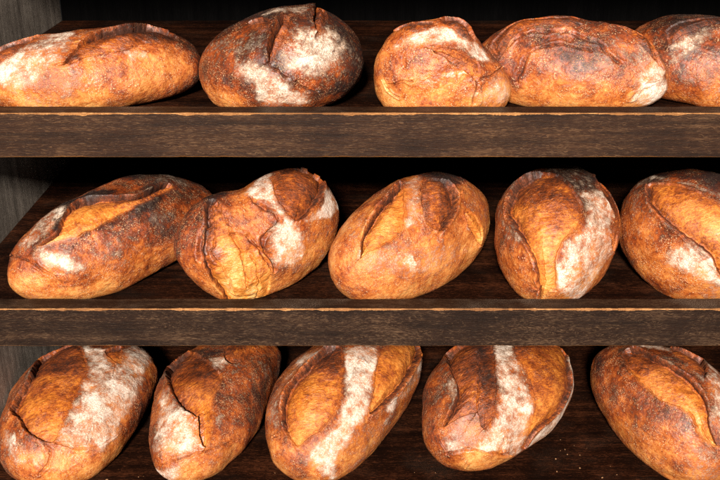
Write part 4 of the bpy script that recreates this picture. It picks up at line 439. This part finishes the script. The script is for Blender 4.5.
{"key":"B3","loc":[-.0287,.2433,.653],"yaw":1.0896,"ax":[.2141,.1175,.1048],"face":[-.7391,-.4035,.5395],"right":[.4792,-.8777,.0],"up":[.4735,.2585,.842],"bulge":[.974,.999,1.028,1.051,1.059,1.049,1.029,1.012,1.003,1.0,1.0,1.0,1.0,1.0,1.0,1.001,1.003,1.008,1.017,1.029,1.039,1.043,1.039,1.028,1.011,.993,.98,.975,.983,1.004,1.034,1.07,1.103,1.128,1.141,1.139,1.122,1.092,1.053,1.014,.98,.955,.94,.935,.937,.942,.948,.958],"seed":12,"bake":.44,"cuts":[{"poly":[[-.0803,.0977],[-.0904,.0874],[-.0992,.0731],[-.105,.0581],[-.1097,.0437],[-.1167,.0298],[-.1225,.0158],[-.1232,.002],[-.1232,-.0108],[-.1217,-.0238],[-.1162,-.038],[-.1078,-.0515],[-.0988,-.0634],[-.088,-.0727],[-.077,-.0801],[-.0672,-.0852],[-.0605,-.0888],[-.0551,-.0906],[-.0501,-.0897],[-.0459,-.0857],[-.0418,-.0796],[-.0372,-.0732],[-.0303,-.0669],[-.0227,-.0604],[-.0163,-.0524],[-.0117,-.0423],[-.0078,-.0313],[-.006,-.0199],[-.0062,-.0087],[-.0084,.0044],[-.0113,.0178],[-.0151,.0329],[-.0199,.0485],[-.0253,.0629],[-.0312,.0761],[-.0384,.0886],[-.0474,.0985],[-.0576,.103],[-.0688,.1019]],"ear":[-1,.3],"depth":1.0,"tone":.4,"ragged":1},{"poly":[[.0407,.0814],[.0464,.0944],[.0563,.1084],[.0679,.1177],[.084,.1244],[.1086,.1339],[.1444,.152],[.1503,.1386],[.1599,.1249],[.1564,.1012],[.1431,.0758],[.1323,.0522],[.1217,.0332],[.1139,.0189],[.1077,.0071],[.1004,-.0043],[.0902,-.018],[.0791,-.031],[.0707,-.0388],[.0653,-.0385],[.0631,-.0332],[.0602,-.0248],[.0578,-.0133],[.0538,.0007],[.0489,.0132],[.0441,.0235],[.0407,.0337],[.0383,.0445],[.0378,.0564],[.038,.0694]],"ear":[1,-.3],"depth":.95,"tone":.4,"ragged":1}],"patch":[{"kind":"flour","poly":[[-.0356,.0959],[-.0043,.1095],[.0326,.1006],[.0403,.0617],[.0412,.023],[.054,-.0033],[.0616,-.0309],[.0507,-.0541],[.0388,-.0699],[.0354,-.0841],[.0347,-.0994],[.0378,-.1258],[.0389,-.1622],[.01,-.1369],[-.0146,-.1231],[-.0293,-.1098],[-.0342,-.0934],[-.021,-.0749],[-.0056,-.0564],[.0013,-.0362],[.003,-.0146],[-.0029,.0103],[-.0134,.04],[-.029,.07]],"amount":.88,"soft":.007},{"kind":"flour","poly":[[-.1282,.111],[-.1036,.1184],[-.0845,.1054],[-.0943,.0846],[-.1094,.0588],[-.1176,.033],[-.1275,.01],[-.1289,-.0106],[-.1261,-.0303],[-.1107,-.0522],[-.1,-.0698],[-.1098,-.0814],[-.1289,-.0825],[-.1554,-.0632],[-.2037,-.0329],[-.1669,.0087],[-.154,.0442],[-.1413,.0792]],"amount":.5,"soft":.006},{"kind":"flour","poly":[[.1663,.1091],[.1747,.0957],[.1878,.067],[.1817,.0344],[.1589,.0027],[.1254,-.0225],[.0983,-.0395],[.0796,-.0462],[.0726,-.0436],[.088,-.028],[.1096,-.0064],[.1202,.0124],[.1308,.0338],[.1479,.0722]],"amount":.6,"soft":.005},{"kind":"flour","poly":[[.0245,-.0711],[.0524,-.0565],[.0938,-.0456],[.1255,-.0439],[.1508,-.0624],[.1426,-.1111],[.1037,-.1433],[.0781,-.169],[.0532,-.1671],[.0283,-.1086]],"amount":.4,"soft":.009},{"kind":"light","poly":[[-.1383,-.0929],[-.104,-.086],[-.0701,-.0931],[-.0419,-.1181],[-.027,-.1542],[-.0402,-.1941],[-.0643,-.1876],[-.1016,-.1732],[-.1355,-.1462],[-.16,-.125]],"amount":.12,"soft":.008},{"kind":"dark","poly":[[-.0796,.096],[-.065,.1013],[-.0466,.0968],[-.032,.0765],[-.0245,.0575],[-.0268,.045],[-.0357,.0398],[-.051,.0459],[-.0674,.0598],[-.0786,.0797]],"amount":.3,"soft":.008}],"cracks":[{"line":[[-.0796,.096],[-.0875,.087],[-.0967,.0728],[-.105,.0581],[-.1097,.0437],[-.1167,.0299],[-.1225,.0158],[-.1232,.002],[-.1232,-.0108],[-.1217,-.0238],[-.1165,-.0379],[-.1079,-.0515],[-.0988,-.0634],[-.0867,-.073],[-.0739,-.081],[-.0656,-.0863]],"width":.0025,"depth":.003},{"line":[[.1558,.0963],[.1408,.0748],[.1301,.0523],[.1217,.0332],[.1171,.0197],[.1136,.0081],[.1078,-.0035],[.0951,-.0168],[.0803,-.0297],[.0707,-.0388]],"width":.0025,"depth":.004},{"line":[[-.1268,-.089],[-.1173,-.0846],[-.1053,-.0794],[-.0925,-.077],[-.0772,-.0803],[-.0607,-.0858],[-.0501,-.0897]],"width":.003,"depth":.003},{"line":[[-.0076,.0514],[-.0053,.0549],[-.0019,.0599],[.0022,.0629],[.0079,.062],[.0138,.0589],[.0182,.0569]],"width":.0015,"depth":.0015}]},
{"key":"B4","loc":[.2586,.2404,.653],"yaw":.9432,"ax":[.2028,.1219,.1057],"face":[-.757,-.3772,.5335],"right":[.4459,-.8951,.0],"up":[.4775,.2379,.8458],"bulge":[1.021,1.027,1.027,1.022,1.014,1.008,1.003,1.001,1.0,1.0,1.0,1.0,1.0,1.0,1.0,1.0,1.0,1.002,1.007,1.016,1.026,1.032,1.027,1.01,.985,.96,.942,.937,.95,.976,1.004,1.024,1.03,1.025,1.016,1.005,.991,.972,.954,.943,.941,.949,.962,.975,.985,.993,1.002,1.011],"seed":13,"bake":.54,"cuts":[{"poly":[[-.1688,.1085],[-.1513,.1306],[-.1041,.1355],[-.0593,.1137],[-.0415,.0951],[-.0305,.0707],[-.0221,.049],[-.0142,.0341],[-.0073,.0212],[-.002,.0071],[.0023,-.0075],[.0053,-.0214],[.0071,-.0335],[.0074,-.0433],[.0065,-.0518],[.0045,-.0571],[.0015,-.0599],[-.0024,-.0594],[-.0072,-.0565],[-.0119,-.0487],[-.0171,-.0389],[-.024,-.0331],[-.0321,-.0349],[-.0421,-.0404],[-.0517,-.0471],[-.0625,-.0561],[-.0744,-.0671],[-.0827,-.0711],[-.0824,-.0596],[-.0784,-.0412],[-.0762,-.0241],[-.0754,-.0129],[-.0752,-.0036],[-.0779,.0065],[-.0853,.0177],[-.0979,.0305],[-.1135,.0464],[-.1434,.0709],[-.1775,.0986]],"ear":[-1,0],"depth":1.0,"tone":.58,"ragged":1},{"poly":[[-.0046,.1077],[.0193,.1154],[.0649,.129],[.1252,.151],[.1507,.1361],[.1493,.1019],[.1504,.0763],[.1564,.0598],[.1609,.0421],[.1584,.025],[.1529,.0063],[.149,-.0137],[.1431,-.0301],[.1307,-.0433],[.1175,-.0544],[.1104,-.067],[.1108,-.088],[.1134,-.1107],[.1109,-.1185],[.1022,-.0956],[.0924,-.0633],[.0845,-.0383],[.0807,-.0235],[.0773,-.0104],[.0697,.0029],[.0595,.017],[.0493,.0331],[.0374,.0501],[.0198,.0692],[.0004,.0898]],"ear":[1,-.3],"depth":.6,"tone":.5,"ragged":1}],"patch":[{"kind":"flour","poly":[[-.0523,.1046],[-.0372,.12],[-.0081,.107],[.0134,.0793],[.0321,.0493],[.0493,.0275],[.0638,.0076],[.0727,-.0124],[.0787,-.0376],[.0976,-.0881],[.1156,-.1512],[.0878,-.1372],[.0578,-.1149],[.0288,-.1097],[.0077,-.1057],[.001,-.0872],[.0008,-.0673],[.0063,-.0541],[.0115,-.0399],[.0089,-.0202],[-.001,.0071],[-.0269,.0518]],"amount":.8,"soft":.005},{"kind":"flour","poly":[[-.081,-.0778],[-.0552,-.0517],[-.0262,-.0358],[-.0092,-.0415],[.0038,-.0583],[.0171,-.0826],[.019,-.1064],[-.014,-.112],[-.0535,-.1153],[-.0765,-.1015]],"amount":.55,"soft":.006},{"kind":"flour","poly":[[.1282,.157],[.147,.1238],[.1868,.0863],[.1982,.0636],[.1914,.0378],[.2049,.0099],[.2006,-.0218],[.2058,-.0598],[.1896,-.0926],[.1666,-.1296],[.1183,-.1216],[.1154,-.0934],[.1198,-.0611],[.1337,-.0453],[.1503,-.028],[.1602,-.002],[.17,.024],[.1678,.0504],[.1557,.0775],[.1276,.113]],"amount":.9,"soft":.003},{"kind":"flour","poly":[[-.1801,.0845],[-.1758,.1006],[-.1761,.1042],[-.1109,.0476],[-.0815,.009],[-.0791,-.009],[-.0824,-.024],[-.0869,-.0477],[-.0965,-.0635],[-.1147,-.0497],[-.1344,-.0167],[-.1438,.0297]],"amount":.34,"soft":.007},{"kind":"light","poly":[[-.0121,-.1124],[.0271,-.1133],[.0821,-.1416],[.1026,-.1677],[.0893,-.1821],[.0472,-.1929],[.0013,-.1884],[-.0163,-.1373]],"amount":.22,"soft":.005},{"kind":"light","poly":[[.0572,-.0208],[.0643,-.002],[.0793,.0091],[.0945,.0068],[.1069,-.0058],[.105,-.0344],[.1005,-.0647],[.1024,-.0826],[.0962,-.0807],[.0721,-.0499]],"amount":.25,"soft":.008},{"kind":"dark","poly":[[-.0913,.1092],[-.0843,.1205],[-.0612,.1055],[-.0371,.0728],[-.0176,.0378],[-.0048,.0094],[.0016,-.0137],[-.0041,-.0233],[-.0163,-.0206],[-.0302,.0032],[-.0463,.0361],[-.0697,.0726]],"amount":.2,"soft":.006}],"cracks":[{"line":[[-.0555,-.1244],[-.0407,-.1155],[-.023,-.1071],[-.0087,-.1033],[-.0016,-.1032],[.0023,-.1048],[.011,-.1074],[.0311,-.1135],[.0602,-.1268],[.0854,-.1409]],"width":.005,"depth":.006},{"line":[[.046,-.0824],[.0491,-.0874],[.0534,-.0943],[.056,-.1008],[.0567,-.1069],[.0569,-.1134],[.056,-.1173]],"width":.003,"depth":.004},{"line":[[-.0768,.0892],[-.0665,.0732],[-.0531,.0512],[-.0424,.0304],[-.0343,.0089],[-.0296,-.0149],[-.0234,-.0298]],"width":.003,"depth":.003},{"line":[[-.0077,-.165],[-.0083,-.1567],[-.0087,-.1465],[-.009,-.1383],[-.0085,-.1312],[-.008,-.1249],[-.0075,-.1206]],"width":.0025,"depth":.003},{"line":[[-.0796,-.1045],[-.0708,-.1089],[-.0599,-.1154],[-.0525,-.1203]],"width":.002,"depth":.002}]},
{"key":"B5","loc":[.5689,.1951,.653],"yaw":-.9658,"ax":[.1707,.1075,.1077],"face":[.4838,-.701,.524],"right":[.823,.5681,.0],"up":[-.2976,.4312,.8517],"bulge":[1.0,1.0,1.0,1.0,1.0,1.0,1.0,1.0,1.0,1.0,1.0,1.0,1.0,1.0,1.0,1.002,1.007,1.019,1.035,1.047,1.044,1.023,.99,.955,.927,.907,.897,.895,.903,.919,.943,.968,.993,1.016,1.039,1.066,1.1,1.137,1.162,1.162,1.131,1.084,1.041,1.014,1.003,1.0,1.0,1.0],"seed":14,"bake":.5,"cuts":[{"poly":[[-.062,.1074],[-.0616,.096],[-.057,.0828],[-.0514,.0701],[-.045,.0586],[-.0377,.0475],[-.0304,.0383],[-.0228,.0289],[-.0143,.0195],[-.0058,.0125],[.0036,.0097],[.0135,.0088],[.0217,.0059],[.0282,-.0009],[.0335,-.0099],[.0375,-.0188],[.0399,-.0278],[.0413,-.0368],[.0444,-.0442],[.0516,-.0498],[.06,-.0534],[.0667,-.0546],[.0678,-.0519],[.066,-.0466],[.0641,-.0409],[.0626,-.0341],[.0607,-.0275],[.0593,-.0191],[.0599,-.0091],[.0612,.0024],[.0623,.0138],[.0628,.0252],[.0619,.0361],[.0593,.0471],[.0529,.0588],[.0448,.0704],[.0349,.0815],[.0228,.0894],[.0093,.0965],[-.0039,.1056],[-.0156,.115],[-.0277,.1232],[-.0394,.1264],[-.049,.1241],[-.0572,.1171]],"ear":[.6,.8],"depth":.9,"tone":.34,"ragged":1},{"poly":[[.0368,.1868],[.0517,.1768],[.0725,.1705],[.0902,.1632],[.1004,.1575],[.0931,.133],[.0868,.1132],[.0805,.0964],[.0749,.0847],[.0699,.0799],[.0636,.085],[.0583,.098],[.0515,.1099],[.0433,.1164],[.0353,.1235],[.0302,.1344],[.0318,.1622],[.0333,.1863]],"ear":[.7,.7],"depth":.8,"tone":.7,"ragged":1}],"patch":[{"kind":"flour","poly":[[-.0293,.1375],[-.0028,.1413],[.032,.1424],[.0435,.1248],[.0502,.106],[.0622,.0902],[.0723,.0748],[.0735,.0551],[.072,.0334],[.0708,.0096],[.0734,-.0166],[.0895,-.061],[.114,-.0893],[.1148,-.0197],[.1309,.0685],[.1292,.1395],[.097,.1603],[.1003,.1553],[.0837,.1021],[.0744,.0811],[.067,.0744],[.057,.0873],[.0464,.111],[.0354,.1425],[.0198,.1855],[-.0129,.1635]],"amount":.72,"soft":.005},{"kind":"flour","poly":[[.0189,-.0608],[.0388,-.0444],[.0592,-.0358],[.07,-.0552],[.0756,-.0881],[.072,-.1332],[.0604,-.1776],[.0307,-.1621],[.0113,-.1522],[.0115,-.0867]],"amount":.5,"soft":.01},{"kind":"flour","poly":[[-.1063,.0442],[-.0888,.0571],[-.0637,.0506],[-.0374,.0296],[-.0161,.0053],[.0019,-.0109],[.0075,-.0278],[-.0105,-.052],[-.0423,-.0801],[-.073,-.0801],[-.1016,-.0556],[-.1104,-.0022]],"amount":.26,"soft":.014},{"kind":"light","poly":[[-.1001,-.1009],[-.0543,-.0577],[-.0123,-.0343],[.0128,-.0274],[.0323,-.0359],[.0385,-.0726],[.0316,-.1155],[.0013,-.1472],[-.0374,-.1572],[-.0853,-.1498]],"amount":.16,"soft":.012},{"kind":"dark","poly":[[-.0599,.1122],[-.0332,.1138],[-.0084,.1058],[-.0103,.0834],[-.0206,.0649],[-.0336,.0634],[-.0476,.0723],[-.0585,.0923]],"amount":.3,"soft":.008},{"kind":"dark","poly":[[-.1496,.1203],[-.1223,.1398],[-.0736,.123],[-.0578,.0964],[-.0573,.0709],[-.0754,.0577],[-.1054,.0507],[-.1289,.0418],[-.1587,.0478],[-.1727,.0937]],"amount":.08,"soft":.01}],"cracks":[{"line":[[-.0514,.0701],[-.0458,.0608],[-.0378,.0488],[-.0304,.0383],[-.0217,.0284],[-.0124,.0186],[-.0058,.0125]],"width":.0025,"depth":.0025},{"line":[[.0217,.0059],[.0252,.0049],[.0299,.0036],[.0333,.0003],[.0355,-.0058],[.0365,-.0138],[.0373,-.0198]],"width":.0035,"depth":.004},{"line":[[.0462,-.0219],[.0471,-.0278],[.0486,-.0367],[.0512,-.0458],[.0561,-.0557],[.0624,-.0668],[.0674,-.075]],"width":.0035,"depth":.004},{"line":[[-.0394,.1264],[-.0157,.1115],[.0128,.0937],[.0349,.0815],[.0472,.0701],[.0543,.0589],[.0593,.0471],[.0618,.0334],[.062,.0186],[.062,.0084]],"width":.0025,"depth":.003}]}
]
bread = bread_material()
for d in LOAVES:
    d['label'] = LABELS[d['key']]
    build_loaf(d, bread)

# crumbs and grains of flour fallen on the boards
def crumbs():
    rnd = random.Random(4); bm = bmesh.new()
    spots = [(.40, .17, 2, .03, 8), (.43, .10, 2, .035, 9), (.15, .13, 2, .03, 3), (.24, .085, 1, .03, 4), (-.02, .10, 1, .03, 4), (-.42, .10, 2, .04, 6), (-.12, .12, 2, .03, 6)]
    for (x, y, k, sp, n) in spots:
        for _ in range(n):
            s = .0005 + .0014 * rnd.random() ** 2.5; px = x + rnd.gauss(0, sp); py = max(.045, y + rnd.gauss(0, sp * .6))
            r = bmesh.ops.create_icosphere(bm, subdivisions=1, radius=s)
            a = rnd.uniform(.5, 1.6); t = rnd.uniform(0, 3.14)
            for v in r['verts']:
                q = v.co * rnd.uniform(.7, 1.25)
                v.co = (px + q.x * a * math.cos(t) - q.y * math.sin(t), py + q.x * a * math.sin(t) + q.y * math.cos(t), (1.32, 1.01, .653)[k] + s * .5 + q.z * .7)
    m = NT('crumb'); m.b.inputs['Base Color'].default_value = (.55, .30, .13, 1); m.b.inputs['Roughness'].default_value = .8
    n = m.noise(m.objco(), 300); m.put(m.b.inputs['Base Color'], m.ramp(n, [(.3, (.15, .06, .02)), (.7, (.34, .18, .08))]))
    o = mesh_obj('crumbs', bm, [m.m]); o['label'] = 'tan bread crumbs scattered on the dark shelf boards between the loaves'; o['category'] = 'crumbs'; o['kind'] = 'stuff'
crumbs()

# ---------------------------------------------------------------- light, camera
sc = bpy.context.scene
w = bpy.data.worlds.new('World'); sc.world = w; w.use_nodes = True
w.node_tree.nodes['Background'].inputs[0].default_value = (1., .93, .88, 1); w.node_tree.nodes['Background'].inputs[1].default_value = .012
def area(name, loc, target, size, power, col):
    l = bpy.data.lights.new(name, 'AREA'); l.shape = 'RECTANGLE'; l.size, l.size_y = size; l.energy = power; l.color = col
    o = bpy.data.objects.new(name, l); C.objects.link(o); o.location = loc
    from mathutils import Vector
    o.rotation_euler = (Vector(target) - Vector(loc)).to_track_quat('-Z', 'Y').to_euler()
    return o
area('key_lamp', (-.36, -4.1, 3.2), (0, .1, 1.0), (.4, .35), 735, (1., .93, .84))
area('fill_lamp', (1.2, -4.0, 1.5), (-.3, .2, 1.0), (1.3, 1.3), 16, (1., .95, .9))
cam = bpy.data.cameras.new('camera'); cam.sensor_width = 36; cam.lens = 36 * 959 / 720; cam.clip_end = 100; cam.clip_start = .05
co = bpy.data.objects.new('camera', cam); C.objects.link(co); co.location = (0, -1.309, Z_TOP + .372); co.rotation_euler = (R(90 - 23.4), 0, 0)
sc.camera = co
sc.cycles.use_denoising = False
sc.view_settings.view_transform = 'Standard'; sc.view_settings.look = 'None'; sc.view_settings.gamma = 1; sc.view_settings.exposure = 0
